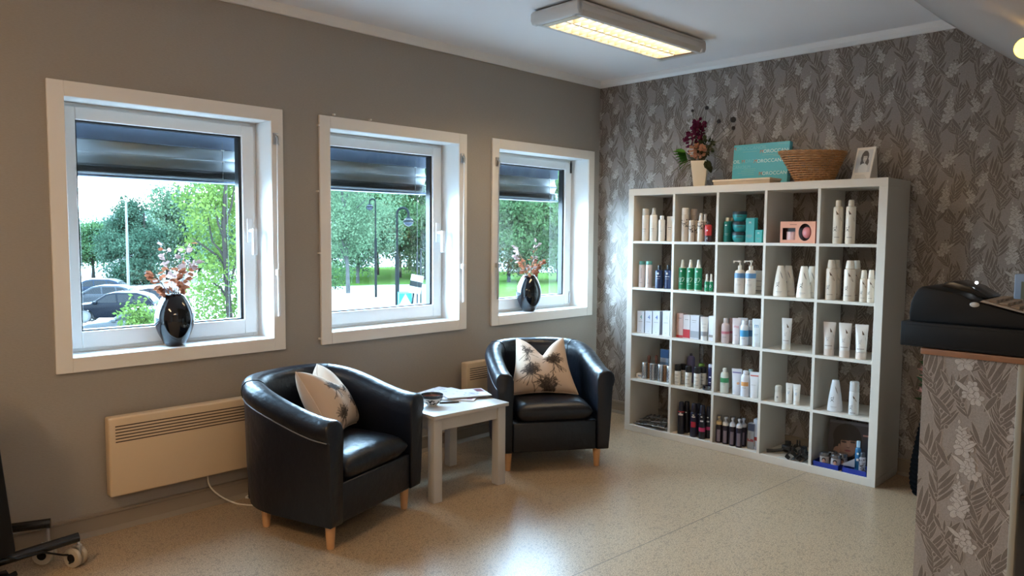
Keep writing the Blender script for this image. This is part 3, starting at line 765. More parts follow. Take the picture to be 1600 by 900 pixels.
def opal(label, x, y, rz):  # unseen lamps, added to bring warm light into the foreground
    t = thing('added_opal_luminaire', label, 'ceiling lamp', (x, y, CEIL), rz, 'added opal ceiling luminaires, unseen behind the viewer')
    MB().box(-.62, .62, -.16, .16, -.03, 0).build('housing', M_hous, t, bevel=.004)
    MB().box(-.60, .60, -.145, .145, -.075, -.03).build('diffuser', M_opal, t, bevel=.012, seg=3)
opal('added opal ceiling luminaire over the window side, unseen behind the viewer', -5.9, -2.0, math.radians(90))
opal('added opal ceiling luminaire over the counter side, unseen behind the viewer', -5.2, -5.2, 0)

# spot on the sloping ceiling
nn = Vector((0, SLOPE, -1)).normalized()
dv = AF+(1603-800)/FPX*AR-(75-450)/FPX*AU; off_ = SZ-.042*math.sqrt(1+SLOPE**2)
tt = (off_-SLOPE*SY+SLOPE*CAM[1]-CAM[2])/(dv[2]-SLOPE*dv[1]); sp = Vector(CAM+tt*dv)-nn*.042
SL = thing('ceiling_spot', 'glowing yellow globe lamp on the sloping ceiling', 'lamp', tuple(sp))
m = MB(); m.tube([nn*0, nn*.010], .034, 20); m.tube([nn*.010, nn*.022], .026, 20, r1=.018); m.build('lamp_base', M_hous, SL)
m = MB(); m.ball(nn*.042, .026, 18, 12); m.build('bulb', mat('warm_bulb', (1, .8, .3), .4, emit=(1., .60, .05), estr=3.2), SL)
# ================================================================== COUNTER CORNER
M_wood = mat('reddish_wood_edge', (.22, .085, .035), .4, var=.2, vscale=30)
M_black = mat('black_plastic', (.005, .005, .0055), .5, spec=.22)
M_black2 = mat('black_gloss', (.006, .006, .0075), .22, spec=.35)
M_beige = mat('beige_corner_strip', (.30, .26, .20), .5)
M_dark = mat('dark_counter_inside', (.03, .022, .018), .6)
XP = -2.05
RC = thing('reception_counter', 'reception counter clad in leaf wallpaper with a wooden top', 'counter', (XP, -3.30, 0))
ly0, ly1 = .149, -.142         # panel from left edge to the corner strip, local y
m = MB(); m.box(0, .62, ly1, ly0, 0, 1.078)
v, fs, mi = paper_geometry(0, ly0-ly1, .0, 1.078, lambda a, b, l: (-l, ly0-a, b), [((0, ly0, 0), (0, 1, 0)), ((0, ly1, 0), (0, -1, 0)), ((0, 0, 0), (0, 0, -1)), ((0, 0, 1.078), (0, 0, 1))], ou=.135, ov=.96-.80*TILE-TILE)
o0 = len(m.v); m.v += v; m.f += [tuple(i+o0 for i in fc) for fc in fs]; m.m += mi
me = bpy.data.meshes.new('end_panel'); me.from_pydata(m.v, [], m.f)
for x in PAPER: me.materials.append(x)
me.polygons.foreach_set('material_index', m.m)
o = bpy.data.objects.new('end_panel', me); C.objects.link(o); o.parent = RC
MB().box(-.004, .03, ly1-.020, ly1, 0, 1.078).build('corner_strip', M_beige, RC, bevel=.002)
MB().box(-.018, .80, -1.0, ly0+.006, 1.078, 1.100).build('counter_top', M_wood, RC, bevel=.003)
m = MB(); m.box(.035, .60, -1.0, ly1-.02, 0, .12); m.box(.30, .62, -1.0, ly1-.02, .12, 1.078); m.box(.035, .30, -1.0, ly1-.021, .60, .62)
m.build('dark_recess', M_dark, RC, smooth=False)

CD = thing('cash_box', 'flat black cash box standing on the wooden counter top', 'cash box', (XP+.20, -3.33, 1.100))
MB().box(-.225, .20, -.27, .253, .004, .094).build('cash_box_case', M_black, CD, bevel=.004)
MB().box(-.229, -.224, -.255, .238, .012, .084).build('cash_box_front', M_black, CD, bevel=.002)
m = MB()
for x in (-.19, .16):
    for y in (-.23, .21): m.lathe([(.012, 0), (.012, .006)], 12, c=(x, y, 0))
m.build('foot', M_dark, CD)

CR = thing('cash_register', 'black cash register with sloping top on the cash box', 'cash register', (XP+.20, -3.33, 1.194))
def W(y, z): return (y+3.33, z-1.194)
pf = [W(-3.098, 1.194), W(-3.096, 1.225), W(-3.100, 1.262), W(-3.110, 1.292), W(-3.122, 1.312), W(-3.136, 1.323), W(-3.262, 1.300), W(-3.30, 1.279), W(-3.425, 1.247), W(-3.58, 1.215), W(-3.58, 1.194)]
MB().prism(pf, 0, -.20, .14).build('register_case', M_black, CR, bevel=.004)
hp = [W(-3.15, 1.30), W(-3.17, 1.333), W(-3.20, 1.338), W(-3.262, 1.320), W(-3.315, 1.285), W(-3.30, 1.27)]
MB().prism(hp, 0, -.06, .13).build('printer_cover', M_black2, CR, bevel=.003)
kp = [W(-3.315, 1.2775), W(-3.325, 1.284), W(-3.43, 1.258), W(-3.575, 1.226), W(-3.575, 1.217)]
kb = MB().prism(kp, 0, -.185, .12).build('keyboard', mat('beige_keys_plate', (.34, .27, .21), .5), CR, bevel=.002)
m = MB()
for i in range(6):
    for j in range(7):
        y = -3.35-i*.034; z = 1.284+(y+3.325)*.247+.001
        p = W(y, z); m.box(-.165+j*.038, -.138+j*.038, p[0]-.012, p[0]+.012, p[1]-.004, p[1]+.006)
m.build('keys', mat('grey_brown_keys', (.36, .29, .23), .5), kb, smooth=False)
p = W(-3.305, 1.272); MB().ball((-.203, p[0], p[1]-.004), .013, 14, 8, (.35, 1.2, .7)).build('lock', mat('pale_lock', (.5, .46, .42), .3), CR)
p = W(-3.268, 1.332); MB().ball((-.03, p[0], p[1]+.004), .0055, 14, 10).build('bright_spot', mat('white_glow', (1, 1, 1), .3, emit=(.85, .93, 1), estr=3.), CR)  # small white emissive ball on the printer cover

MN = thing('customer_display', 'blue-grey framed display standing on the counter at the picture edge', 'display', (-1.50, at(1584, 455, 0, -1.516).y-.142, 1.1005))
dz0, dz1 = at(1592, 478, 0, -1.516).z-1.1005, at(1592, 428, 0, -1.516).z-1.1005
MB().lathe([(.07, 0), (.07, .008), (.02, .014), (.015, .05)], 24).build('display_base', M_black, MN)
MB().box(-.012, .012, -.02, .02, .04, dz0+.03).build('display_post', M_black, MN, bevel=.003)
fr = mat('blue_grey_frame', (.19, .215, .27), .4)
MB().box(-.016, .016, -.15, .142, dz0, dz1).build('display_frame', fr, MN, bevel=.006)
MB().box(-.0175, -.015, -.136, .118, dz0+.025, dz1-.030).build('display_screen', mat('olive_screen', (.17, .16, .11), .25), MN, smooth=False)

# black ribbed floor vase behind the counter
FV = thing('floor_vase', 'tall black ribbed floor vase between shelving and counter', 'vase', (-.30, -2.745, 0))
prof = [(.095, 0), (.108, .01), (.122, .05), (.128, .11), (.122, .20), (.108, .30), (.092, .40), (.078, .47), (.072, .50), (.078, .53), (.072, .53), (.066, .50), (.07, .40), (.0, .38)]
pp = []
for (r0, z0), (r1, z1) in zip(prof[:-1], prof[1:]): pp += [(r0+(r1-r0)*k/14, z0+(z1-z0)*k/14) for k in range(14)]
pp = [(max(r, 1e-5)+(.0035*math.sin(z*230) if z < .52 else 0), z) for r, z in pp]+[(1e-5, .38)]
MB().lathe(pp, 36).build('vase_body', mat('black_woven', (.004, .004, .0042), .8, spec=0.), FV, angle=60)
FB = thing('artificial_flowers', 'pink blossoms with dark green leaves in the floor vase', 'flowers', (-.30, -2.745, .42))
M_gr = make_leaf('dark_green_leaf', (.03, .055, .028), (.06, .10, .045), 20, .25)
M_pk = make_leaf('pink_petal', (.60, .33, .30), (.72, .46, .42), 25, .3)
r = random.Random(5)
for k in range(6):
    a = PI/2+(-.9+.36*k)+r.uniform(-.1, .1); sp_, H = r.uniform(.05, .09), (.22, .40, .30, .18, .36, .27)[k]
    pts = [Vector((sp_*math.cos(a)*t*t*1.2, sp_*math.sin(a)*t*t, H*t)) for t in [i/6 for i in range(7)]]
    st = MB().tube(pts, .003, 6).build('stem', mat('green_stem', (.05, .09, .03), .6), FB)
    m = MB()
    for q in range(9):
        t = r.uniform(.5, 1); i = min(5, int(t*6)); leafquad(m, pts[i], Vector((math.cos(a), math.sin(a), .4))+rv(r)*.8, rv(r), r.uniform(.06, .09), .03)
    m.build('leaves', M_gr, st)
    if k in (0, 2, 3, 5):
        m = MB(); c = pts[-1]+Vector((0, .01, 0))
        for lay in range(3):
            for q in range(7):
                b = 2*PI*q/7+lay*.4; e = (.3, .8, 1.3)[lay]; d = Vector((math.cos(b)*math.cos(e), math.sin(b)*math.cos(e), math.sin(e)))
                leafquad(m, c, d, Vector((0, 0, 1))+rv(r)*.2, .052-.008*lay, .036)
        m.build('blossom', M_pk, st)

# ================================================================== SALON STAND AT THE LEFT EDGE
M_sat = mat('satin_black_tube', (.008, .008, .009), .22)
M_wheel = mat('milky_wheel', (.42, .36, .28), .3)
cx, cy = -4.47, -.40
ST = thing('rolling_stand', 'black rolling salon stand with tubular feet on castors at left edge', 'salon stand', (cx, cy, 0))
p0 = at(-12, 690, 1, -.30); p1 = at(12, 846, 1, -.30)
m = MB(); m.prism([(-.24, .09), (p1.x-cx, p1.z), (p0.x-cx, p0.z), (p0.x-cx-.05, .95), (-.24, .95)], 1, -.06, .14)
m.build('cabinet', M_black, ST, bevel=.01)
e1 = at(123, 839, 2, .135)-Vector((cx, cy, 0)); a1 = at(0, 877, 2, .115)-Vector((cx, cy, 0))
d1 = (e1-a1).normalized(); s1 = e1-d1*.46
e2 = at(79, 817, 2, .175)-Vector((cx, cy, 0)); a2 = at(20, 825, 2, .175)-Vector((cx, cy, 0)); s2 = e2-(e2-a2).normalized()*.24
for s, e in ((s1, e1), (s2, e2)):
    pts = [s, e-(e-s)*.02, e]
    MB().tube([s, e], .021, 20).build('foot_tube', M_sat, ST)
def castor(x, y, ang, zt):
    c = thing('castor', None, None); c.parent = ST; c.location = (x, y, 0); c.rotation_euler = (0, 0, ang)
    for k in ('label', 'category'):
        if k in c: del c[k]
    m = MB(); M = Matrix.Rotation(PI/2, 4, 'X')
    for s in (-.016, .016):
        m.lathe([(.020, s-.010), (.041, s-.010), (.044, s-.005), (.044, s+.005), (.041, s+.010), (.020, s+.010), (.020, s-.010)], 28, M=Matrix.Translation((0, 0, .044)) @ M)
    m.build('wheel', M_wheel, c)
    m = MB(); m.tube([(0, -.027, .044), (0, .027, .044)], .020, 22); m.build('hub', M_black2, c)
    m = MB(); m.box(-.012, .026, -.0055, .0055, .040, .094); m.tube([(.018, 0, .085), (.018, 0, zt)], .007, 12); m.lathe([(.013, .092), (.013, .100), (.008, .104)], 14, c=(.018, 0, 0)); m.build('fork', M_chrome, c, bevel=.001)
w1 = at(119, 884, 2, 0); castor(w1.x-cx, w1.y-cy, math.radians(-60), .125)
w2 = at(82, 866, 2, 0.02); castor(e2.x-.03, e2.y-.01, math.radians(-40), .16)
pts = [Vector(q) for q in ((-.2, .05, .30), (.02, .02, .17), (.12, -.02, .135), (.22, .02, .12), (.30, .06, .07), (.345, .08, .05), (.35, .05, .035), (.32, .045, .03))]
MB().tube(pts, .0045, 8).build('cable', M_black, ST)
m = MB(); m.tube([(-.05, -.02, .03), (.12, .02, .06)], .012, 10); m.box(.02, .09, -.03, .05, .035, .075); m.tube([(.05, -.06, .004), (.05, -.06, .05)], .006, 8); m.tube([(.0, -.07, .004), (.05, -.06, .04)], .006, 8)
m.build('pedal', M_black2, ST, bevel=.003)
# ================================================================== SHELVING UNIT
XS, YS, SS, FT, DV = -.40, -.607, 1.85, .05, .018
PITCH = (SS-2*FT)/5
M_shelf = mat('shelf_white_foil', (.70, .655, .585), .38)
SH = thing('shelving_unit', 'white square shelving unit of twenty-five open compartments full of hair products', 'shelving unit', (XS, YS, 0))
MB().box(0, .39, -SS, 0, 0, FT).build('bottom_panel', M_shelf, SH, bevel=.0015, seg=1, smooth=False)
MB().box(0, .39, -SS, 0, SS-FT, SS).build('top_panel', M_shelf, SH, bevel=.0015, seg=1, smooth=False)
for y in (0, -SS+FT): MB().box(0, .39, y-FT, y, FT, SS-FT).build('side_panel', M_shelf, SH, bevel=.0015, seg=1, smooth=False)
for k in range(1, 5): MB().box(.002, .388, -SS+FT, -FT, SS-FT-k*PITCH-DV/2, SS-FT-k*PITCH+DV/2).build('shelf_board', M_shelf, SH, smooth=False)
for k in range(1, 5):
    for j in range(5):
        z1 = SS-FT-j*PITCH-(DV/2 if j else 0); z0 = SS-FT-(j+1)*PITCH+(DV/2 if j < 4 else 0)
        MB().box(.002, .388, -FT-k*PITCH-DV/2, -FT-k*PITCH+DV/2, z0, z1).build('divider', M_shelf, SH, smooth=False)
def zrow(r): return FT if r == 5 else SS-FT-r*PITCH+DV/2
OFFW = (232, 223, 212)
WH = (226, 222, 218)
def col(c): return pl(*c) if isinstance(c, tuple) else c
CLEAR = make_glass('clear_plastic', (.86, .88, .92), .10, .08)
INK = mat('dark_print', (.06, .045, .04), .5); BROWN = mat('brown_print', (.13, .075, .045), .5); SILV = mat('silver_print', (.42, .42, .44), .3, metal=.6)
PRINTW = mat('white_print', (.8, .82, .82), .5); GREYP = mat('grey_print', (.28, .26, .25), .5)

class Item: pass
ITEMS = {}
def spot(row, u, dx, vtop, wpx):
    x = XS+dx; P = at(u, vtop+25, 0, x); zb = (zrow(row) if row else SS)+.0007
    h = at(u, vtop, 0, x).z-zb; d = depth((x, P.y, zb+h/2)); r = wpx/2*d/FPX
    rz = .6*math.atan2(P.y-CAM[1], x-CAM[0])
    return x, P.y, zb, h, r, rz
def body_print(t, parent, R, opts, h, hb):
    """lettering and marks of one bottle, wrapped round it"""
    mp = wrapmap(R)
    def Rv(v): return R(v) if callable(R) else R
    for (v0, v1, c, half) in opts.get('band', ()):
        m = MB(); w = half*Rv(v0*hb); n = 16
        put(m, [[(-w+2*w*i/n, v0*hb), (-w+2*w*(i+1)/n, v0*hb), (-w+2*w*(i+1)/n, v1*hb), (-w+2*w*i/n, v1*hb)] for i in range(n)], mp)
        m.build('label_band', col(c), parent, smooth=False)
    if 'dots' in opts:
        v0, v1 = opts['dots']; m = MB(); rr = random.Random(3); w = 1.5*Rv(v0*hb); f2 = wrapmap(lambda v: Rv(v)+.0003)
        for _ in range(46):
            put(m, [ellipse(rr.uniform(-w, w), rr.uniform(v0, v1)*hb, rr.uniform(.0025, .0055), rr.uniform(.0018, .0038), 7, rr.uniform(0, 3))], f2)
        m.build('spotted_print', INK, parent, smooth=False)
    for (s, size, u, v, ang, mm) in opts.get('text', ()):
        m = MB(); put_text(m, s, size*hb, wrapmap(lambda q: Rv(q)+.0005), (u*Rv(v*hb), v*hb), ang); m.build('lettering', mm, parent, smooth=False)
    if 'marks' in opts:
        m = MB(); f2 = wrapmap(lambda q: Rv(q)+.0005)
        for (kind, u, v, a, b, ang) in opts['marks']:
            r0 = Rv(v*hb)
            if kind == 'line': put(m, strip(u*r0-a*r0, u*r0+a*r0, v*hb-b*hb/2, v*hb+b*hb/2, 6), f2)
            elif kind == 'dot': put(m, [ellipse(u*r0, v*hb, a*r0, b*hb, 12)], f2)
            elif kind == 'slash': put(m, slash(u*r0, v*hb, a*hb, b*hb, ang), f2)
        m.build('printed_mark', opts.get('markmat', BROWN), parent, smooth=False)
XLMARK = dict(text=[('XL', .13, -.42, .40, PI/2, INK)], marks=[('slash', .30, .74, .34, .035, -1.05), ('line', -.05, .17, .55, .012, 0)])
def round_item(kind, t, h, r, c, cap, o):
    cm, km = col(c), col(cap)
    if kind == 'can':
        hb = h*o.get('hb', .82); rc = r*o.get('rc', .96); sh = .012 if rc < r*.9 else .004
        b = MB().lathe([(r*.95, 0), (r, .003), (r, hb-sh), (r*.93, hb-sh*.4), (rc*.9, hb)], 24).build('body', cm, t)
        k = MB().lathe([(rc*.95, hb), (rc, hb+.002), (rc*o.get('rtop', .97), h-.004), (rc*o.get('rtop', .97)-.003, h), (1e-5, h)], 24).build('cap', km, t)
        body_print(t, b, r, o, h, hb)
    elif kind == 'bottle':
        hb = h*o.get('hb', .80); s = o.get('sh', .12)*h; rn = r*.42
        pr = [(r*.9, 0), (r, .004), (r, hb-s)]+[(rn+(r-rn)*math.cos(PI/2*q/5), hb-s+s*.92*math.sin(PI/2*q/5)) for q in range(1, 6)]+[(rn*.8, hb)]
        b = MB().lathe(pr, 24).build('body', cm, t)
        rc = rn*o.get('rcap', 1.15)
        MB().lathe([(rc, hb-.001), (rc, h-.003), (rc*.85, h), (1e-5, h)], 18).build('cap', km, t)
        body_print(t, b, r, o, h, hb)
    elif kind == 'spray':
        hb = h*o.get('hb', .74); s = .05*h; rn = r*.6
        b = MB().lathe([(r*.92, 0), (r, .004), (r, hb-s)]+[(rn+(r-rn)*math.cos(PI/2*q/4), hb-s+s*math.sin(PI/2*q/4)) for q in range(1, 5)], 24).build('body', cm, t)
        ct = r*o.get('rt', .30)
        k = MB(); k.lathe([(rn*.98, hb), (rn*.98, hb+(h-hb)*.12), (rn*.80, hb+(h-hb)*.35), (ct*1.1, h-(h-hb)*.25), (ct, h-.002), (1e-5, h)], 18)
        if o.get('nozzle'): k.box(-ct*2.1, ct, -ct*.6, ct*.6, h-(h-hb)*.32, h-(h-hb)*.05)
        k.build('spray_cap', km, t)
        body_print(t, b, r, o, h, hb)
    elif kind == 'pump':
        hb = h*.72; s = .10*h; rn = r*.36
        b = MB().lathe([(r*.92, 0), (r, .004), (r, hb-s)]+[(rn+(r-rn)*math.cos(PI/2*q/5), hb-s+s*math.sin(PI/2*q/5)) for q in range(1, 6)], 24).build('body', cm, t)
        p = MB(); p.lathe([(rn*1.15, hb-.002), (rn*1.15, hb+.026), (rn*.7, hb+.030), (.0045, hb+.032), (.0045, h-.014), (.010, h-.012), (.011, h-.002), (.008, h), (1e-5, h)], 16)
        p.box(-.006, .006, 0, .046, h-.010, h-.002); p.box(-.005, .005, .038, .046, h-.018, h-.002)
        p.build('pump', km, t); body_print(t, b, r, o, h, hb)
    elif kind == 'foam':
        hb = h*.66; b = MB().lathe([(r*.94, 0), (r, .003), (r, hb-.012), (r*.8, hb)], 24).build('body', cm, t)
        p = MB(); p.lathe([(r*.93, hb), (r*.93, hb+.018), (r*.62, hb+.026), (.007, hb+.03), (.007, h-.020), (.011, h-.018), (.011, h-.010), (1e-5, h-.009)], 18); p.box(-.026, 0, -.006, .006, h-.020, h-.011)
        p.build('pump', km, t)
        MB().lathe([(r*.80, hb+.018), (r*.80, h-.003), (r*.76, h), (1e-5, h)], 20).build('overcap', CLEAR, t)
        body_print(t, b, r, o, h, hb)
    elif kind == 'taper':
        f = lambda v: r*(.45+.55*(1-min(1., v/h)**1.5))
        b = MB().lathe([(r*.94, 0)]+[(f(h*q/14), max(.002, h*.985*q/14)) for q in range(0, 15)]+[(r*.40, h), (1e-5, h)], 28, sx=.80).build('body', cm, t)
        f2 = lambda v: f(v)*1.0
        def mp(p): u, v = p; q = f(v)+.0012; return (-q*.80*math.cos(u/q), -q*math.sin(u/q), v)
        m = MB(); put_text(m, 'XL', .15*h, mp, (-.012, .40*h), PI/2); m.build('lettering', INK, b, smooth=False)
        m = MB(); put(m, strip(-.022, .016, .155*h, .165*h), mp); put(m, strip(-.018, .010, .12*h, .126*h), mp); put(m, slash(.010, .70*h, .28*h, .02*h, -1.2), mp); m.build('printed_mark', GREYP, b, smooth=False)
    elif kind == 'tube':
        hc = h*o.get('hc', .14); rb = r*o.get('rb', .74)
        k = MB().lathe([(rb*.97, 0), (rb, .002), (rb, hc), (rb*.9, hc)], 24).build('cap', km, t)
        n = 28; vs, fs = [], []; R = 12
        for i in range(R+1):
            q = i/R; z = hc+.001+(h-hc-.001)*q; a = (1-q)*rb*.98; wy = rb*.98*(1-q)+r*q; wx = max(.0016, rb*.98*(1-q**1.25))
            for k2 in range(n): an = 2*PI*k2/n; vs.append((wx*math.cos(an), wy*math.sin(an), z))
        for i in range(R):
            for k2 in range(n): fs.append((i*n+k2, i*n+(k2+1) % n, (i+1)*n+(k2+1) % n, (i+1)*n+k2))
        m = MB(); m.add(vs, fs+[tuple(range(n))[::-1], tuple(R*n+q for q in range(n))]); b = m.build('body', cm, t)
        def mp(p):
            u, v = p; q = (v-hc)/(h-hc); wy = rb*.98*(1-q)+r*q; wx = max(.0016, rb*.98*(1-max(0, q)**1.25)); an = u/max(wy, 1e-4); an = max(-1.4, min(1.4, an)); return (-wx*math.cos(an)-.0012, -wy*math.sin(an), v)
        for (v0, v1, cc, half) in o.get('band', ()):
            m = MB(); w = half*r; put(m, [s for j in range(4) for s in strip(-w, w, (v0+(v1-v0)*j/4)*h, (v0+(v1-v0)*(j+1)/4)*h, 10)], mp); m.build('label_band', col(cc), b, smooth=False)
        for (s, size, u, v, ang, mm) in o.get('text', ()):
            m = MB(); put_text(m, s, size*h, mp, (u*r, v*h), ang); m.build('lettering', mm, b, smooth=False)
        m = MB()
        for (kd, u, v, a, bb, ang) in o.get('marks', ()):
            if kd == 'line': put(m, strip(u*r-a*r, u*r+a*r, v*h-bb*h/2, v*h+bb*h/2, 6), mp)
            elif kd == 'dot': put(m, [ellipse(u*r, v*h, a*r, bb*h, 12)], mp)
            else: put(m, slash(u*r, v*h, a*h, bb*h, ang), mp)
        if m.v: m.build('printed_mark', o.get('markmat', BROWN), b, smooth=False)
CATS = dict(can='aerosol can', bottle='bottle', spray='spray bottle', pump='pump bottle', foam='foam bottle', taper='bottle', tube='tube')
NAMES = dict(can='aerosol_can', bottle='shampoo_bottle', spray='spray_bottle', pump='pump_bottle', foam='foam_bottle', taper='tapered_bottle', tube='cream_tube')
GROUPS = {}
def P_(kind, row, u, dx, vtop, wpx, c, cap, label, group, **o):
    x, y, z, h, r, rz = spot(row, u, dx, vtop, wpx)
    t = thing(o.get('name', NAMES[kind]), label, o.get('cat', CATS[kind]), (x, y, z), rz, group)
    round_item(kind, t, h, r, c, cap, o); return t
def carton(row, u, dx, vtop, wpx, dp, c, label, group, rz=0., parts=(), text=(), marks=(), name='carton', side=None):
    """a folding box: front towards the room, its width is the front face"""
    x, y, z, h, r, _ = spot(row, u, dx, vtop, wpx)
    w = r/ .90
    t = thing(name, label, 'box', (x, y, z), rz, group)
    b = MB().box(0, dp, -w, w, 0, h).build('box_body', col(c), t, bevel=.0008, seg=1, smooth=False)
    for (v0, v1, cc, wrap) in parts:
        m = MB(); m.add([(-.0005, w, v0*h), (-.0005, -w, v0*h), (-.0005, -w, v1*h), (-.0005, w, v1*h)], [(0, 1, 2, 3)])
        if wrap: m.add([(0, -w-.0005, v0*h), (dp, -w-.0005, v0*h), (dp, -w-.0005, v1*h), (0, -w-.0005, v1*h)], [(0, 1, 2, 3)])
        m.build('printed_panel', col(cc), b, smooth=False)
    if side:
        m = MB(); m.add([(0.001, -w-.0004, .002), (dp-.001, -w-.0004, .002), (dp-.001, -w-.0004, h-.002), (.001, -w-.0004, h-.002)], [(0, 1, 2, 3)]); m.build('side_face_tone', col(side), b, smooth=False)  # side face gets a flat tone of its own, apart from the front
    for (s, size, uu, v, mm) in text:
        m = MB(); put_text(m, s, size*h, flatmap(-.0010), (uu*w, v*h)); m.build('lettering', mm, b, smooth=False)
    if marks:
        m = MB()
        for (uu, v, a, bb) in marks: put(m, [[(uu*w-a*w, v*h-bb*h/2), (uu*w+a*w, v*h-bb*h/2), (uu*w+a*w, v*h+bb*h/2), (uu*w-a*w, v*h+bb*h/2)]], flatmap(-.0010))
        m.build('printed_mark', GREYP, b, smooth=False)
    return t

# ---- top row
g = 'white hair bottles in the top-left compartment'
LN = [('line', -.1, .46, .5, .014, 0), ('line', -.2, .38, .35, .008, 0)]
P_('can', 1, 1009, .06, 326, 11.5, OFFW, (205, 196, 184), 'tall white aerosol can, leftmost in the top-left compartment', g, hb=.80, marks=LN, markmat=GREYP)
P_('spray', 1, 1021.5, .07, 325, 12, OFFW, (226, 220, 210), 'white bottle with spray nozzle, second from left in top-left compartment', g, hb=.80, nozzle=1, rt=.42, marks=LN, markmat=GREYP)
P_('bottle', 1, 1034, .05, 337, 10, OFFW, WH, 'short white bottle with stubby cap in the top-left compartment', g, hb=.86, sh=.05, rcap=1.5, marks=LN, markmat=GREYP)
carton(1, 1046.5, .10, 338, 10, .05, OFFW, 'white box half behind the divider in the top-left compartment', g, marks=[(-.1, .55, .6, .02), (-.1, .48, .4, .012)])
g = 'spotted-label bottles in the second top compartment'
sp_ = dict(dots=(.55, .83))
P_('can', 1, 1071, .05, 325, 12, (214, 198, 182), (226, 214, 200), 'tall spotted-label aerosol can, front left of the second top compartment', g, hb=.80, **sp_)
P_('can', 1, 1084.5, .14, 326.5, 11.5, (190, 176, 164), (196, 182, 170), 'tall spotted-label aerosol can standing behind the small cans', g, hb=.80, **sp_)
P_('can', 1, 1080.5, .045, 344, 9, (208, 192, 178), (212, 198, 184), 'small spotted-label can in front of the tall rear can', g, hb=.80, dots=(.55, .95))
P_('can', 1, 1088, .09, 344.5, 8.5, (196, 182, 168), (205, 190, 176), 'small spotted-label can beside the front spray bottle', g, hb=.80, dots=(.5, .95))
P_('spray', 1, 1095, .05, 333, 10, (218, 203, 186), (228, 216, 202), 'spotted-label spray bottle left of the red bottle', g, hb=.74, nozzle=1, rt=.42, dots=(.60, .95))
P_('spray', 1, 1101.5, .13, 334, 9.5, (196, 182, 168), (212, 200, 188), 'spotted-label spray bottle behind the red bottle', g, hb=.74, nozzle=1, rt=.42, dots=(.60, .95))
P_('bottle', 1, 1106.5, .06, 345.5, 11, (196, 40, 36), (30, 20, 22), 'red bottle with black cap and black foot, second top compartment', None, hb=.84, sh=.06, band=[(.0, .36, (52, 14, 16), 3.1)], text=[('c', .22, -.1, .22, 0, PRINTW)], marks=[('dot', -.1, .66, .22, .05, 0)], markmat=PRINTW)
g = 'teal products in the middle top compartment'
TEAL = (34, 140, 132); TEAL2 = (26, 122, 116)
P_('bottle', 1, 1136.5, .06, 340, 12, TEAL2, (212, 204, 184), 'teal bottle with cream cap, front left of middle top compartment', g, hb=.86, sh=.07, rcap=1.15, marks=[('dot', -.2, .80, .3, .035, 0), ('line', .0, .4, .5, .01, 0), ('line', 0, .34, .4, .008, 0)], markmat=PRINTW)
P_('bottle', 1, 1143.5, .14, 340, 11, TEAL2, (200, 192, 174), 'teal bottle with cream cap, half hidden behind the jars', g, hb=.86, sh=.07, rcap=1.15)
x, y, z, h, r, rz = spot(1, 1155.5, .075, 330.5, 22)
jh = h/3
for k, wd in enumerate(('lowest', 'middle', 'topmost')):
    t = thing('hair_mask_jar', '%s of three stacked teal jars with dark lids' % wd, 'jar', (x, y-(.003 if k == 1 else 0), z+k*jh+k*.0003), rz, 'stack of teal jars')
    b = MB().lathe([(r*.62, 0), (r*.72, .003), (r*.90, jh*.28), (r*.97, jh*.52), (r*.98, jh*.68), (r*.94, jh*.69)], 32).build('jar_body', pl(38, 146, 150), t)
    MB().lathe([(r*1.0, jh*.69), (r*1.0, jh*.97), (r*.97, jh), (1e-5, jh)], 32).build('lid', pl(22, 40, 52), t)
    m = MB(); put(m, strip(-.30*r, .55*r, jh*.44, jh*.56), wrapmap(r*.985)); m.build('lettering', pl(70, 110, 114), b, smooth=False)
carton(1, 1171.5, .055, 340.5, 13, .05, (40, 150, 148), 'tall teal box right of the stacked jars', g, text=[('M', .13, 0, .80, PRINTW)], marks=[(-.1, .30, .6, .015), (-.1, .25, .7, .015), (-.1, .20, .4, .012)])
carton(1, 1184.5, .055, 359, 10.5, .045, (42, 156, 150), 'small teal box beside the divider, middle top compartment', g, text=[('M', .2, 0, .72, PRINTW)], marks=[(0, .35, .5, .02), (0, .28, .4, .02)])
# peach gift box
x, y, z, h, r, rz = spot(1, 1245.8, .045, 346, 52)
GB = thing('gift_box', 'peach gift box with jar and pink egg behind cut-out windows', 'box', (x, y, z))
w = r/.93; M_peach = pl(224, 160, 132)
FRX = -.0006; dp = .075
def boxfront():
    """front board with a rectangular and an oval cut-out"""
    bm = bmesh.new(); N = 24
    outer = [(-w, 0), (w, 0), (w, h), (-w, h)]
    ov = [(.42*w+.36*w*math.cos(2*PI*k/N), .50*h+.40*h*math.sin(2*PI*k/N)) for k in range(N)]
    rc = [(-.86*w, .15*h), (-.12*w, .15*h), (-.12*w, .70*h), (-.86*w, .70*h)]
    rings = []
    for ring in (outer, rc, ov):
        vs = [bm.verts.new((0, -a, b)) for a, b in ring]; es = [bm.edges.new((vs[i], vs[(i+1) % len(vs)])) for i in range(len(vs))]; rings += es
    bmesh.ops.triangle_fill(bm, edges=rings, use_beauty=True)
    me = bpy.data.meshes.new('front_board'); bm.to_mesh(me); bm.free(); me.materials.append(M_peach)
    o = bpy.data.objects.new('front_board', me); C.objects.link(o); o.parent = GB
    md = o.modifiers.new('s', 'SOLIDIFY'); md.thickness = .001
    return o
fb = boxfront()
m = MB(); m.box(.001, dp, -w, -w+.001, 0, h); m.box(.001, dp, w-.001, w, 0, h); m.box(.001, dp, -w+.001, w-.001, 0, .001); m.box(.001, dp, -w+.001, w-.001, h-.001, h); m.box(dp-.001, dp, -w+.001, w-.001, .001, h-.001)
m.build('box_sides', pl(150, 78, 60), GB, smooth=False)
m = MB(); m.box(.030, .032, -w+.002, w-.002, .002, h-.002); m.build('insert', pl(46, 24, 22), GB, smooth=False)
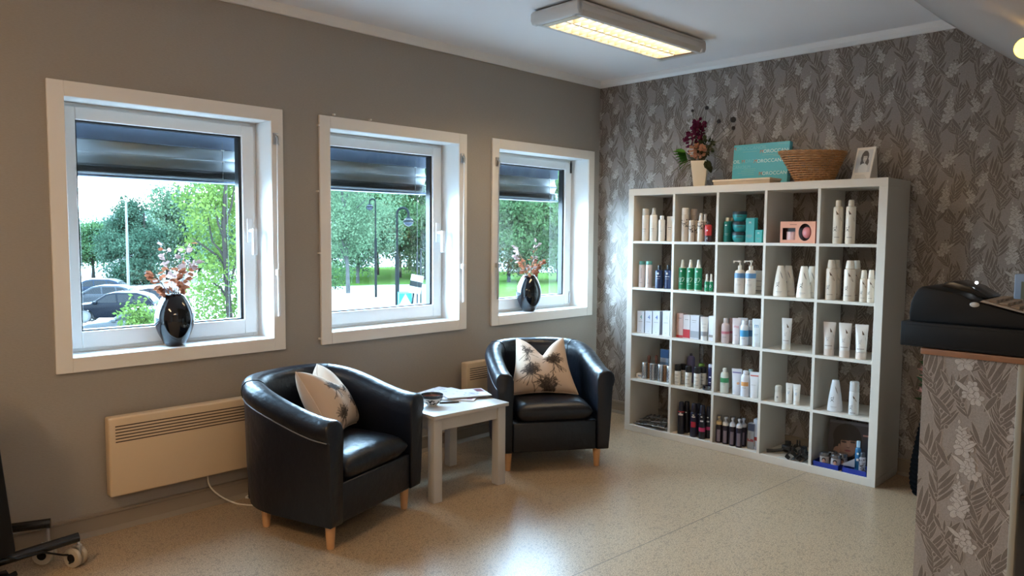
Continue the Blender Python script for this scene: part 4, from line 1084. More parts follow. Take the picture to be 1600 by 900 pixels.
j = MB().lathe([(.26*w, .14*h), (.30*w, .15*h), (.30*w, .47*h)], 24, c=(.030, .44*w, 0), sx=.5).build('jar', pl(226, 182, 178), GB)
MB().lathe([(.31*w, .47*h), (.31*w, .53*h), (1e-5, .53*h)], 24, c=(.030, .44*w, 0), sx=.5).build('jar_lid', pl(206, 160, 156), j)
MB().ball((.02, -.46*w, .49*h), .26*w, 20, 14, (.45, 1, 1.22)).build('egg', pl(214, 130, 132), GB)
m = MB(); put(m, [[(-.45*w, .84*h), (-.05*w, .84*h), (-.05*w, .87*h), (-.45*w, .87*h)]], flatmap(-.0012)); m.build('printed_mark', pl(170, 104, 84), fb, smooth=False)
g = 'tall white cans with brown feather mark, top-right compartment'
P_('can', 1, 1309.8, .06, 313, 14.5, (226, 216, 200), (218, 207, 190), 'left of two tall white cans in the top-right compartment', g, hb=.86, rc=.62, rtop=.92, **XLMARK)
P_('can', 1, 1329.5, .06, 312.5, 14.5, (226, 216, 200), (218, 207, 190), 'right of two tall white cans in the top-right compartment', g, hb=.86, rc=.62, rtop=.92, **XLMARK)

# ---- second row
g = 'white and teal-capped cans, second row leftmost compartment'
tc_ = dict(hb=.87, marks=[('line', .0, .62, .06, .46, 0), ('line', -.1, .2, .5, .01, 0)], markmat=GREYP)
P_('can', 2, 1003, .055, 408, 10, (222, 208, 204), (96, 166, 156), 'white can with teal cap, leftmost in second-row first compartment', g, **tc_)
P_('can', 2, 1014, .045, 408, 10, (226, 212, 208), (104, 172, 162), 'white can with teal cap, second in second-row first compartment', g, **tc_)
g = 'navy bottles, second row leftmost compartment'
nv = dict(hb=.80, sh=.06, rcap=.9, marks=[('dot', -.1, .80, .25, .06, 0), ('line', -.05, .64, .55, .025, 0), ('line', -.05, .52, .4, .012, 0)], markmat=PRINTW)
P_('bottle', 2, 1030, .05, 414, 12.5, (22, 42, 84), (16, 18, 28), 'navy bottle standing clear in second-row first compartment', g, **nv)
P_('bottle', 2, 1044, .075, 414, 12.5, (24, 48, 92), (16, 18, 28), 'navy bottle half behind the divider, second-row first compartment', g, **nv)
g = 'large green numbered spray bottles'
GRN = (14, 128, 84)
def green(u, label): return P_('spray', 2, u, .05, 405.5, 11.5, (206, 214, 198), (226, 222, 208), label, g, hb=.75, rt=.34, band=[(.05, .97, GRN, 1.5)], text=[('#2', .30, -.12, .45, 0, PRINTW)], marks=[('dot', -.2, .83, .26, .035, 0), ('line', -.1, .27, .4, .012, 0)], markmat=PRINTW)
green(1066.5, 'left of three large green spray bottles'); green(1079, 'middle of three large green spray bottles'); green(1091.3, 'right of three large green spray bottles')
g = 'small green spray bottles'
for u, lb, dx in ((1104, 'left of two small green bottles beside the divider', .045), (1110.8, 'right of two small green bottles beside the divider', .06)):
    P_('spray', 2, u, dx, 428, 6.3, (206, 214, 198), (214, 206, 196), lb, g, hb=.60, rt=.52, band=[(.04, .94, GRN, 1.5)], text=[('0', .40, -.1, .5, 0, PRINTW)])
g = 'white pump bottles with blue band'
def pump(u, lb, dx): return P_('pump', 2, u, dx, 407, 16, (218, 208, 198), (222, 212, 200), lb, g, band=[(.66, .86, (96, 140, 182), 1.5)], text=[('A.N.', .07, -.1, .58, 0, GREYP)], marks=[('line', -.1, .40, .5, .01, 0), ('line', -.1, .35, .4, .008, 0)], markmat=GREYP)
pump(1156, 'left of two white pump bottles with blue band', .06); pump(1173, 'right of two white pump bottles with blue band', .06)
carton(2, 1185, .17, 423, 13, .06, (200, 196, 186), 'pale carton standing behind the white pump bottles', None, marks=[(.1, .55, .6, .04), (.1, .3, .5, .03), (.1, .12, .8, .06)])
g = 'white tapered bottles, second row fourth compartment'
for u, dx, vt, lb in ((1219.5, .06, 415, 'front left tapered white bottle in second-row fourth compartment'), (1231.5, .15, 415, 'tapered white bottle behind the front left one, second row'), (1256, .055, 416, 'front right tapered white bottle in second-row fourth compartment'), (1268.5, .138, 416, 'tapered white bottle behind the front right one, second row')):
    P_('taper', 2, u, dx, vt, 21.5, (230, 221, 208), (230, 221, 208), lb, g)
g = 'white cans with tapered caps, second row rightmost compartment'
tk = dict(hb=.80, rc=.80, rtop=.80, **XLMARK)
for u, dx, vt, w_, lb in ((1299, .055, 406, 16, 'large tapered-cap can, front left in second-row rightmost compartment'), (1307, .12, 406, 13, 'large tapered-cap can hidden behind the front left one'), (1328, .05, 407, 17, 'large tapered-cap can in front middle, second-row rightmost compartment'), (1338, .128, 407, 14, 'large tapered-cap can behind the front middle one')):
    P_('can', 2, u, dx, vt, w_, (222, 208, 192), (228, 217, 202), lb, g, **tk)
g = 'small white cans with tapered caps, second row rightmost compartment'
for u, lb in ((1349.5, 'left of two small tapered-cap cans beside the shelving side'), (1361, 'right of two small tapered-cap cans beside the shelving side')):
    P_('can', 2, u, .05, 422, 11.2, (224, 211, 195), (229, 218, 202), lb, g, hb=.74, rc=.82, rtop=.80, **XLMARK)

# ---- third row
g = 'white cartons with a figure four'
for u, cc, lb in ((1000.7, (58, 160, 150), 'white carton with teal figure, leftmost in third-row first compartment'), (1013, (54, 92, 168), 'white carton with blue figure, second in third-row first compartment'), (1025, (40, 96, 176), 'white carton with blue figure, third in third-row first compartment'), (1040.5, (205, 205, 205), 'white carton beside the divider, fourth in third-row first compartment')):
    carton(3, u, .045, 486, 11.6, .05, (216, 220, 228), lb, g, text=[('4', .26, .15, .72, pl(*cc))], marks=[(0, .52, .6, .015), (0, .1, .1, .02)], side=(150, 152, 160))
g = 'cartons in the third-row second compartment'
carton(3, 1062, .045, 489.5, 10.5, .05, (206, 176, 170), 'white carton with red edge and foot, leftmost in third-row second compartment', g, parts=[(.0, .10, (180, 44, 46), 0)], marks=[(.0, .8, .5, .03)], side=(212, 202, 200))
carton(3, 1072.5, .045, 492, 10.8, .05, (216, 210, 210), 'white carton with large red lower panel in third-row second compartment', g, parts=[(.02, .38, (190, 42, 50), 1)], marks=[(.0, .8, .5, .02)], side=(200, 196, 198))
carton(3, 1085, .045, 492.5, 14, .055, (210, 210, 216), 'white carton with grey lower panel in third-row second compartment', g, parts=[(.06, .34, (160, 164, 172), 0)], marks=[(-.1, .78, .5, .02), (-.1, .7, .4, .012)], side=(140, 142, 148))
P_('tube', 3, 1100.5, .05, 495, 13, (214, 208, 202), (222, 222, 224), 'white tube with grey band in third-row second compartment', None, hc=.16, rb=.8, band=[(.20, .38, (140, 138, 142), .95)], marks=[('line', 0, .7, .5, .012, 0), ('line', 0, .55, .4, .01, 0)], markmat=GREYP)
carton(3, 1110.8, .05, 494, 8, .05, (214, 216, 224), 'narrow white box against the divider in third-row second compartment', g, marks=[(0, .2, .8, .10)])
g = 'small care bottles and tubes in the third-row middle compartment'
PINK = (206, 96, 120); BLU = (70, 150, 196)
P_('bottle', 3, 1133.5, .05, 497, 12.5, (216, 196, 194), (220, 208, 204), 'white bottle with pink band, leftmost in third-row middle compartment', g, hb=.82, sh=.14, rcap=1.3, band=[(.46, .58, (206, 120, 132), 1.5)], text=[('ANA', .09, -.1, .30, 0, GREYP)])
P_('bottle', 3, 1142, .12, 497, 11.5, (206, 176, 176), (190, 160, 160), 'pink-banded bottle behind the leftmost one in third-row middle compartment', g, hb=.82, sh=.14, rcap=1.3, band=[(.46, .58, (190, 100, 120), 1.5)])
P_('tube', 3, 1150.5, .055, 497, 13, (226, 214, 214), (222, 214, 212), 'white tube with pink logo in third-row middle compartment', g, hc=.14, rb=.84, text=[('ma', .17, 0, .68, 0, pl(*PINK))], marks=[('line', 0, .35, .4, .01, 0)], markmat=GREYP)
P_('tube', 3, 1160, .11, 496.5, 15, (214, 212, 214), (200, 200, 204), 'plain white tube behind the blue-banded bottle', g, hc=.14, rb=.84)
P_('bottle', 3, 1163, .045, 500, 13, (212, 214, 220), (216, 216, 220), 'white bottle with blue band in front, third-row middle compartment', g, hb=.84, sh=.14, rcap=1.4, band=[(.42, .72, BLU, 1.5)], text=[('ANA', .09, -.1, .33, 0, GREYP)])
P_('bottle', 3, 1172.5, .10, 500, 12, (190, 196, 204), (196, 196, 200), 'blue-banded bottle half hidden at the rear, third-row middle compartment', g, hb=.84, sh=.14, rcap=1.4, band=[(.42, .72, (60, 120, 165), 1.5)])
P_('tube', 3, 1182, .05, 498, 13.5, (214, 220, 226), (210, 214, 220), 'white tube with blue logo beside the divider in third row', g, hc=.14, rb=.88, text=[('m', .22, .0, .75, 0, pl(*BLU))], marks=[('line', 0, .45, .5, .012, 0), ('line', 0, .4, .4, .01, 0)], markmat=GREYP)
FE = dict(hc=.20, rb=.80, marks=[('slash', .50, .68, .34, .035, -1.1), ('line', 0, .30, .6, .014, 0)], text=[('XL', .12, -.15, .50, PI/2, SILV)])
P_('tube', 3, 1229, .07, 497, 15.5, (218, 216, 214), (222, 216, 206), 'single white tube alone in the third-row fourth compartment', None, **FE)
g = 'white tubes in the third-row rightmost compartment'
for u, vt, lb in ((1295.8, 503, 'leftmost of three white tubes with silver lettering'), (1320.3, 504.7, 'middle of three white tubes with silver lettering'), (1346, 507, 'rightmost of three white tubes with silver lettering')):
    P_('tube', 3, u, .055, vt, 19, (222, 214, 206), (222, 206, 194), lb, g, **FE)

# ---- fourth row
x, y, z, h, r, rz = spot(4, 1000.5, .08, 585.5, 14)
t = thing('small_box', 'little white box lying at the left of the fourth-row first compartment', 'box', (x, y, z), .25)
b = MB().box(-.02, .035, -.03, .03, 0, .030).build('box_body', col(WH), t, bevel=.001, seg=1)
MB().box(-.0208, -.0195, -.012, .014, .008, .020).build('printed_panel', pl(150, 160, 176), b, smooth=False)
g = 'perforated silver brush barrels'
M_alu = mat('satin_aluminium', (.62, .63, .65), .30, metal=.85)
def barrel(u, dx, vtop, wpx, label, c=None, handle=None):
    x, y, z, h, r, rz = spot(4, u, dx, vtop, wpx)
    t = thing('round_brush', label, 'hair brush', (x, y, z), rz, g)
    b = MB().lathe([(r*.9, 0), (r, .003), (r, h-.003), (r*.9, h)], 24).build('barrel', c or M_alu, t)
    m = MB(); nr = max(5, int(h/.0125)); na = 12
    for i in range(nr):
        for k in range(na):
            a = 2*PI*(k+.5*(i % 2))/na*r; put(m, [ellipse(a, .010+(h-.02)*i/(nr-1), .0032, .0036, 8)], wrapmap(r))
    m.build('vent_holes', INK, b, smooth=False)
    if handle:
        hh = at(u, handle, 0, XS+dx).z-z
        MB().lathe([(.007, h), (.009, h+.01), (.013, h+(hh-h)*.6), (.011, hh-.008), (1e-5, hh)], 14).build('handle', mat('brown_handle', (.17, .055, .03), .4), t)
M_bronze = mat('copper_barrel', (.42, .25, .14), .35, metal=.6)
barrel(1007, .06, 566, 8.5, 'silver perforated round brush, leftmost of the row with brushes')
barrel(1013.5, .10, 567, 8, 'copper perforated round brush with brown handle behind the silver ones', M_bronze, 554)
barrel(1019.5, .055, 568, 9, 'silver perforated round brush in the middle of the row', None, None)
barrel(1025, .14, 568, 9, 'silver perforated round brush with dark red handle at the rear', None, 554)
barrel(1031.5, .05, 569.5, 8, 'silver perforated round brush right of the middle of the row')
barrel(1038.5, .09, 570.5, 9.5, 'copper perforated round brush near the divider', M_bronze)
barrel(1045.3, .06, 572, 8, 'silver perforated round brush partly behind the divider')
carton(4, 1037.5, .20, 546, 13, .02, (190, 206, 226), 'blue and white packet standing behind the round brushes', None, parts=[(.70, 1.0, (70, 110, 160), 1), (.45, .55, (120, 150, 190), 0)], name='packet')
g = 'small black-capped white cans in the fourth row'
bk = dict(hb=.70, rc=.98, text=[('TSO', .13, -.12, .72, 0, INK)], marks=[('line', -.1, .5, .5, .02, 0), ('line', -.1, .22, .7, .02, 0)], markmat=INK)
for u, dx, vt, w_, lb in ((1058.8, .045, 569.5, 10, 'front left black-capped white can in fourth-row second compartment'), (1067, .12, 568.5, 9.5, 'black-capped white can behind the front left one'), (1075.6, .045, 571.5, 10.3, 'front middle black-capped white can in fourth-row second compartment'), (1089.2, .045, 573, 10.5, 'front right black-capped white can in fourth-row second compartment'), (1098.5, .11, 573, 10, 'black-capped white can behind the front right one')):
    P_('can', 4, u, dx, vt, w_, (214, 208, 198), (18, 17, 20), lb, g, **bk)
P_('bottle', 4, 1079.3, .20, 552, 12.5, (112, 108, 150), (40, 38, 60), 'lilac bottle standing at the back behind black-capped cans', None, hb=.92, sh=.12, rcap=.8, marks=[('line', 0, .6, .4, .02, 0)], markmat=PRINTW)
P_('spray', 4, 1096, .20, 541, 10, (126, 160, 62), CLEAR, 'lime green bottle with clear cap at the back of fourth row', None, hb=.55, rt=.6, band=[(.0, .30, (200, 204, 190), 3.1)])
P_('bottle', 4, 1110, .10, 569, 8, (40, 40, 84), (196, 198, 214), 'navy bottle with white top beside the divider in fourth row', None, hb=.88, sh=.05, rcap=2.0, marks=[('line', 0, .55, .4, .05, 0), ('line', 0, .3, .4, .03, 0)], markmat=PRINTW)
x, y, z, h, r, rz = spot(4, 1103.5, .04, 600, 13)
t = thing('glass_dish', 'small clear glass dish at the front of fourth-row second compartment', 'dish', (x, y, z))
MB().lathe([(r*.8, 0), (r, .004), (r, .030), (r*.92, .030), (r*.92, .006), (1e-5, .005)], 24).build('dish_body', make_glass('smoky_glass', (.55, .58, .66), .12, .05), t)
for k in range(5):
    a = k*1.25; MB().tube([(r*.5*math.cos(a), r*.5*math.sin(a), .010+.003*k), (-r*.4*math.cos(a+.4), -r*.4*math.sin(a+.4), .012+.003*k)], .004, 8).build('hair_tie', pl(40, 42, 56), t)
g = 'care bottles and tubes in the fourth-row middle compartment'
P_('bottle', 4, 1132, .05, 575, 13, (214, 218, 208), (222, 224, 218), 'white bottle with green band in fourth-row middle compartment', g, hb=.86, sh=.16, rcap=1.25, band=[(.50, .72, (70, 150, 100), 1.5)], marks=[('line', -.1, .46, .5, .015, 0), ('line', -.1, .4, .4, .01, 0)], markmat=GREYP)
P_('tube', 4, 1151, .06, 576, 16, (220, 220, 226), (220, 218, 222), 'white tube with lilac rim in fourth-row middle compartment', g, hc=.10, rb=.76, band=[(.83, .88, (130, 124, 170), .98)], marks=[('dot', .4, .45, .3, .05, 0)], markmat=pl(230, 180, 140))
P_('bottle', 4, 1164.5, .045, 579, 14, (214, 214, 220), (218, 220, 226), 'white bottle with orange motif in fourth-row middle compartment', g, hb=.88, sh=.17, rcap=1.4, band=[(.48, .66, (222, 160, 100), .9)], text=[('ANA', .08, -.1, .40, 0, GREYP)])
P_('bottle', 4, 1172.5, .14, 577, 11, (196, 204, 204), (170, 190, 186), 'white bottle with pale green cap hidden behind the others', g, hb=.88, sh=.12, rcap=1.4)
P_('tube', 4, 1178.5, .05, 581, 15, (222, 222, 226), (222, 222, 226), 'white tube with red rim beside the divider in fourth row', g, hc=.10, rb=.80, band=[(.83, .88, (200, 110, 100), .98)], marks=[('line', -.1, .5, .5, .01, 0)], markmat=GREYP)
x, y, z, h, r, rz = spot(4, 1216, .06, 601.5, 11.2)
t = thing('roll_on_bottle', 'stubby frosted bottle with rounded cap in fourth-row fourth compartment', 'bottle', (x, y, z), rz)
b = MB().lathe([(r*.85, 0), (r*.95, .004), (r, h*.25), (r*.96, h*.55), (r*.90, h*.6)], 24).build('body', pl(212, 206, 196), t)
MB().lathe([(r*.90, h*.60), (r*.96, h*.64), (r*.97, h*.85), (r*.85, h*.95), (r*.5, h), (1e-5, h)], 24).build('cap', pl(204, 198, 188), t)
m = MB(); put(m, [ellipse(-.003, h*.30, .006, .008, 12)], wrapmap(r*1.01)); m.build('printed_mark', GREYP, b, smooth=False)
g = 'two small white tubes in the fourth row'
T2 = dict(hc=.17, rb=.82, text=[('XL', .14, -.12, .55, PI/2, pl(120, 150, 180))], marks=[('line', -.1, .75, .3, .012, 0)], markmat=GREYP)
P_('tube', 4, 1233, .06, 598.5, 11, (226, 222, 216), (220, 214, 206), 'left of two small white tubes beside the frosted bottle', g, **T2)
P_('tube', 4, 1244.5, .055, 600.5, 11, (226, 222, 216), (220, 214, 206), 'right of two small white tubes beside the frosted bottle', g, **T2)
P_('taper', 4, 1305, .07, 593.5, 22.5, (220, 222, 226), (220, 222, 226), 'single tapered white bottle in the fourth-row rightmost compartment', None)
P_('can', 4, 1334.5, .055, 596, 14.5, (216, 214, 212), (196, 194, 192), 'white can with translucent cap in the fourth-row rightmost compartment', None, hb=.70, rc=.96, text=[('XL', .18, -.45, .34, PI/2, INK)], marks=[('slash', .30, .72, .32, .04, -1.0), ('line', -.05, .10, .55, .02, 0)])

# ---- bottom row
g = 'flat foil sachets in the bottom-left compartment'
rr = random.Random(2)
M_foil = mat('silver_foil', (.50, .50, .50), .25, metal=.8, bump=.4, bscale=60); M_foil2 = mat('dark_sachet', (.09, .085, .085), .35)
lays = ['front left', 'left middle', 'rear left', 'centre front', 'centre middle', 'rear centre', 'right front', 'right rear']
for k in range(8):
    i, j = divmod(k, 3) if k < 6 else (2, k-6)
    yy = YS-FT-.084-.082*i+rr.uniform(-.01, .01); xx = XS+.05+.085*j+rr.uniform(-.01, .01)
    t = thing('hair_clip_sachet', 'flat silver and black sachet, %s of the pile in the bottom-left compartment' % lays[k], 'sachet', (xx, yy, FT+.0075+.0125*(j+i*.5)), .3+rr.uniform(-.5, .5), g)
    t.rotation_euler = (rr.uniform(-.08, .08), rr.uniform(-.05, .05)+.05, t.rotation_euler.z)
    nx = 8; vs = [(-.045+.09*a/nx, -.055+.11*b/nx, .0045*math.sin(PI*a/nx)*math.sin(PI*b/nx)+.0012*math.sin(a*2.1+k)*math.sin(b*1.7)+.004) for b in range(nx+1) for a in range(nx+1)]
    m = MB(); m.add(vs, [(b*9+a, b*9+a+1, b*9+a+10, b*9+a+9) for b in range(nx) for a in range(nx)]); o = m.build('foil', M_foil, t, angle=80); md = o.modifiers.new('s', 'SOLIDIFY'); md.thickness = .003
    m = MB(); m.tube([(-.03, -.035, .013), (.03, -.030, .013)], .0055, 8); m.tube([(-.03, .0, .014), (.03, .008, .014)], .0055, 8); m.tube([(-.028, .033, .012), (.03, .038, .012)], .0045, 8); m.build('clip', M_foil2, t)
g = 'dark aerosol cans in the bottom second compartment'
NV = (22, 20, 32)
def dark(u, dx, vt, w_, lb, band, c=NV): return P_('can', 5, u, dx, vt, w_, c, (24, 24, 44), lb, g, hb=.74, rc=.86, rtop=.82, band=band, marks=[('dot', -.05, .90, .32, .022, 0)], markmat=PRINTW)
dark(1064.5, .05, 627.5, 11, 'black aerosol can with red ring, front left of bottom second compartment', [(.93, .97, (190, 60, 70), 1.5), (.80, .87, (214, 206, 206), .7)])
dark(1073, .11, 627, 10.5, 'plain black aerosol can behind the red-ringed one', [])
dark(1084.5, .05, 630, 11.5, 'navy aerosol can with red emblem in bottom second compartment', [(.40, .62, (176, 34, 60), .7), (.80, .85, (214, 206, 206), .5)], (20, 22, 52))
dark(1091.5, .13, 630, 10, 'plain navy aerosol can at the rear of bottom second compartment', [], (26, 26, 54))
dark(1097.3, .045, 633, 10.3, 'black aerosol can with pink band in bottom second compartment', [(.30, .46, (190, 50, 100), 1.5), (.70, .76, (214, 206, 206), .5)])
dark(1107, .09, 635, 9, 'black aerosol can with pink band beside the divider', [(.36, .50, (180, 50, 100), 1.5), (.70, .76, (200, 196, 196), .5)])
g = 'dark foam pump bottles in the bottom middle compartment'
for u, dx, vt, lb, pc in ((1123.6, .05, 648, 'leftmost dark foam bottle, cream pump, in the bottom middle compartment', (214, 190, 150)), (1133.8, .05, 649.5, 'second dark foam bottle from left in the bottom middle compartment', (214, 212, 214)), (1144.6, .045, 650.5, 'third dark foam bottle from left in the bottom middle compartment', (216, 216, 220)), (1155, .04, 652.5, 'front right dark foam bottle in the bottom middle compartment', (220, 220, 226)), (1161.5, .09, 651.5, 'dark foam bottle behind the front right one', (210, 210, 218))):
    P_('foam', 5, u, dx, vt, 10, (34, 26, 44), pc, lb, g, band=[(.08, .74, (132, 122, 140), .55)])
carton(5, 1172.5, .05, 662, 9, .045, (150, 152, 156), 'silver box with dark top in the bottom middle compartment', None, parts=[(.72, 1.0, (60, 66, 84), 1), (.30, .40, (140, 60, 66), 0)], marks=[(-.3, .5, .3, .3)])
carton(5, 1180.5, .06, 655, 7, .045, (176, 182, 196), 'narrow pale box against the divider in the bottom middle compartment', None, parts=[(.3, .42, (150, 50, 50), 0)], marks=[(-.2, .2, .3, .2)])
# black hair claws and a brush
g = 'black hair claws in the bottom fourth compartment'
M_claw = mat('black_claw', (.012, .012, .013), .3)
def claw(x, y, z, rz, label, tilt=.0, s=1.):
    t = thing('hair_claw', label, 'hair claw', (x, y, z), rz, g)
    for sd in (-1, 1):
        m = MB(); n = 7
        def cv(q, f): return Vector((q, sd*(.005+.030*math.sin(PI*f*.95))*s, (.056-.054*f)*s))
        vs = []
        for off in (0, .006):
            for a_ in range(n):
                for e_ in range(6): v_ = cv((a_-(n-1)/2)*.013*s*(1-.25*e_/6), e_/8); vs.append(v_+Vector((0, -sd*off*s, -off*.4*s)))
        G_ = lambda o_, a_, e_: o_*n*6+a_*6+e_
        fs = [(G_(o_, a_, e_), G_(o_, a_+1, e_), G_(o_, a_+1, e_+1), G_(o_, a_, e_+1)) for o_ in (0, 1) for a_ in range(n-1) for e_ in range(5)]
        fs += [(G_(0, a_, k_), G_(0, a_+1, k_), G_(1, a_+1, k_), G_(1, a_, k_)) for a_ in range(n-1) for k_ in (0, 5)]+[(G_(0, k_, e_), G_(0, k_, e_+1), G_(1, k_, e_+1), G_(1, k_, e_)) for e_ in range(5) for k_ in (0, n-1)]
        m.add(vs, fs)
        for k in range(n):
            q = (k-(n-1)/2)*.0115*s
            m.tube([cv(q, f) for f in (.58, .72, .86, 1.)], .0052*s, 7, r1=.0022*s)
        m.prism([(-.022*s, .050*s), (.022*s, .050*s), (.016*s, .092*s), (-.016*s, .092*s)], 1, sd*.009*s-.004, sd*.009*s+.004)
        m.build('jaw', M_claw, t)
    MB().tube([(-.02*s, 0, .052*s), (.02*s, 0, .052*s)], .006*s, 10).build('hinge_spring', M_chrome, t)
cells = [(1231, .165, 1.45, 'upright black hair claw at the left of the pile'), (1247, .23, .5, 'black hair claw at the rear of the pile'), (1236, .035, .25, 'black hair claw in the front middle of the pile'), (1254, .045, .1, 'black hair claw at the front right of the pile'), (1256, .115, 1.5, 'black hair claw against the right divider')]
for u, dx, rz, lb in cells:
    P = at(u, 705, 0, XS+dx); claw(XS+dx, P.y, FT+.0007, rz, lb, s=.86)
P = at(1213, 707, 0, XS+.05)
t = thing('hair_brush', 'black hair brush with its handle pointing left and forward', 'hair brush', (XS+.075, P.y+.012, FT+.002), -.1, g)
MB().tube([(-.02, .06, .012), (.0, .02, .016), (.03, -.03, .028)], .011, 12).build('handle', M_claw, t)
M2 = Matrix.Translation((.052, -.058, .046)) @ Matrix.Rotation(-1.05, 4, 'Z') @ Matrix.Rotation(.25, 4, 'Y')
m = MB(); m.ball((0, 0, 0), .046, 20, 12, (1.0, .62, .40)); m.v = [tuple(M2 @ Vector(q)) for q in m.v]; m.build('brush_head', M_claw, t)
m = MB()
for i in range(7):
    for j in range(4): q = Vector((-.027+.009*i, -.015+.010*j, .012)); m.tube([M2 @ q, M2 @ (q+Vector((0, 0, .018)))], .0016, 5)
m.build('bristles', M_claw, t)

# display with portrait, trays and cans, bottom-right compartment
def paint(n, mfun):
    A = np.zeros((n, n, 3)); yy, xx = np.mgrid[0:n, 0:n]; X = (xx+.5)/n*2-1; Y = (yy+.5)/n*2-1
    mfun(A, X, Y); return A
def picture(name, A, w, h, parent, M, m_):
    n = A.shape[0]-1; m = MB()
    m.add([M @ Vector((0, w/2-w*i/n, h*j/n)) for j in range(n+1) for i in range(n+1)], [(j*(n+1)+i, j*(n+1)+i+1, (j+1)*(n+1)+i+1, (j+1)*(n+1)+i) for j in range(n) for i in range(n)])
    o = m.build(name, m_, parent, smooth=False); colour_attr(o, [(*A[j, i], 1) for j in range(n+1) for i in range(n+1)]); return o
M_photo = mat('printed_photo', (1, 1, 1), .35, attr='print')
def el(X, Y, cx, cy, a, b): return ((X-cx)/a)**2+((Y-cy)/b)**2 < 1
def face1(A, X, Y):
    A[:] = (.045, .042, .052); A[Y > .86] = (.12, .12, .14)
    A[el(X, Y, -.12, .28, .66, .60)] = (.010, .009, .010); A[(np.abs(X+.12) < .64-.10*(Y+.4)) & (Y < .3) & (Y > -.30)] = (.011, .010, .010)
    jaw = el(X, Y, -.06, -.02, .44, .62); A[jaw] = (.30, .165, .115)
    A[el(X, Y, -.20, -.02, .26, .42)] = (.36, .21, .15); A[el(X, Y, .02, -.30, .26, .26)] = (.34, .19, .14)
    fr = (Y > .12+.10*X) & el(X, Y, -.10, .34, .62, .54); A[fr] = (.009, .008, .009)
    A[el(X, Y, -.56, -.05, .16, .50)] = (.010, .009, .010); A[el(X, Y, .46, .0, .13, .46)] = (.010, .009, .010)
    for ex, ey in (-.25, .03), (.17, .06): A[el(X, Y, ex, ey, .13, .050)] = (.10, .05, .04); A[el(X, Y, ex, ey, .11, .030)] = (.02, .014, .014); A[el(X, Y, ex, ey+.09, .15, .022)] = (.03, .018, .016)
    A[el(X, Y, -.04, -.12, .055, .12)] = (.42, .25, .18); A[el(X, Y, -.04, -.21, .085, .028)] = (.20, .10, .075)
    A[el(X, Y, -.05, -.35, .15, .036)] = (.20, .05, .05); A[el(X, Y, -.05, -.375, .11, .022)] = (.30, .09, .08)
    A[el(X, Y, -.56, -.42, .16, .20)] = (.33, .19, .14); A[el(X, Y, -.46, -.30, .06, .22)] = (.36, .21, .15)
    A[(Y < -.58) & (np.abs(X+.1) > .22)] = (.02, .018, .02); A[Y < -.80] = (.018, .016, .018)
    A[(Y > .40) & (Y < .47) & (X > .62)] = (.40, .20, .17)
x0 = XS; DP = thing('display_card', 'display card with dark-haired portrait at the back of the bottom-right compartment', 'display card', (XS+.18, -2.228, FT+.0007), .16)
tl = Matrix.Rotation(.12, 4, 'Y')
m = MB(); m.box(.0006, .003, -.125, .125, 0, .275); m.v = [tuple(tl @ Vector(q)) for q in m.v]; m.build('card_board', pl(70, 70, 84), DP, smooth=False)
picture('portrait', paint(110, face1), .25, .275, DP, tl, M_photo)
BLUE = pl(34, 56, 150)
for u, wl_, lb in ((1298.5, .165, 'left blue display tray in the bottom-right compartment'), (1334, .15, 'right blue display tray in the bottom-right compartment')):
    yc = at(u, 735, 0, XS+.03).y
    if u > 1320: yc = YS-SS+FT+wl_/2+.004
    else: yc = YS-FT-4*PITCH-DV/2-wl_/2-.006
    t = thing('display_tray', lb, 'tray', (XS+.012, yc, FT+.0007), 0, 'blue display trays')
    hw = wl_/2-.001; m = MB(); m.box(0, .12, -hw, hw, 0, .004); m.box(0, .004, -hw, hw, .004, .030); m.box(0, .12, -hw, -hw+.004, .004, .03); m.box(0, .12, hw-.004, hw, .004, .03); m.box(.116, .12, -hw+.004, hw-.004, .004, .03)
    m.build('tray_body', BLUE, t, smooth=False)
def facecan(u, dx, lb, zoff=.0056):
    yv = at(u, 715, 0, XS+dx).y; t = thing('wax_tin', lb, 'tin', (XS+dx, yv, FT+zoff), .4, 'tins with a printed face in the blue tray')
    b = MB().lathe([(.027, 0), (.0285, .002), (.0285, .060), (.027, .062)], 24).build('tin_body', pl(176, 170, 172), t)
    MB().lathe([(.0292, .062), (.0292, .080), (.028, .083), (1e-5, .083)], 24).build('lid', mat('dark_steel_lid', (.22, .22, .24), .25, metal=.8), t)
    f = wrapmap(.0288); m = MB(); put(m, [ellipse(-.006, .042, .013, .015, 14)], f); m.build('printed_hair', INK, b, smooth=False)
    f = wrapmap(.0291); m = MB(); put(m, [ellipse(-.006, .034, .0095, .012, 14)], f); m.build('printed_face', pl(206, 150, 130), b, smooth=False)
    f = wrapmap(.0294); m = MB(); put(m, [ellipse(-.0095, .037, .0022, .0012, 8), ellipse(-.0025, .037, .0022, .0012, 8), ellipse(-.006, .028, .003, .0011, 8)], f); m.build('printed_features', INK, b, smooth=False)
facecan(1288.5, .049, 'left front tin with printed face in the left blue tray'); facecan(1306, .049, 'right front tin with printed face in the left blue tray')
facecan(1301, .107, 'left rear tin with printed face in the left blue tray'); facecan(1316.5, .107, 'right rear tin with printed face in the left blue tray')
P_('bottle', 5, 1340.5, .075, 690, 8.5, (40, 110, 160), (170, 200, 220), 'slim blue bottle standing in the right blue tray', None, hb=.80, sh=.1, rcap=1.5, name='hair_colour_bottle', marks=[('line', 0, .5, .4, .1, 0), ('dot', 0, .75, .4, .05, 0)], markmat=PRINTW).location.z += .0048
P_('bottle', 5, 1347, .06, 708, 10, (150, 148, 156), (60, 62, 70), 'short grey patterned bottle standing in the right blue tray', None, hb=.80, sh=.1, rcap=1.6, name='hair_colour_bottle', dots=(.2, .9)).location.z += .0048
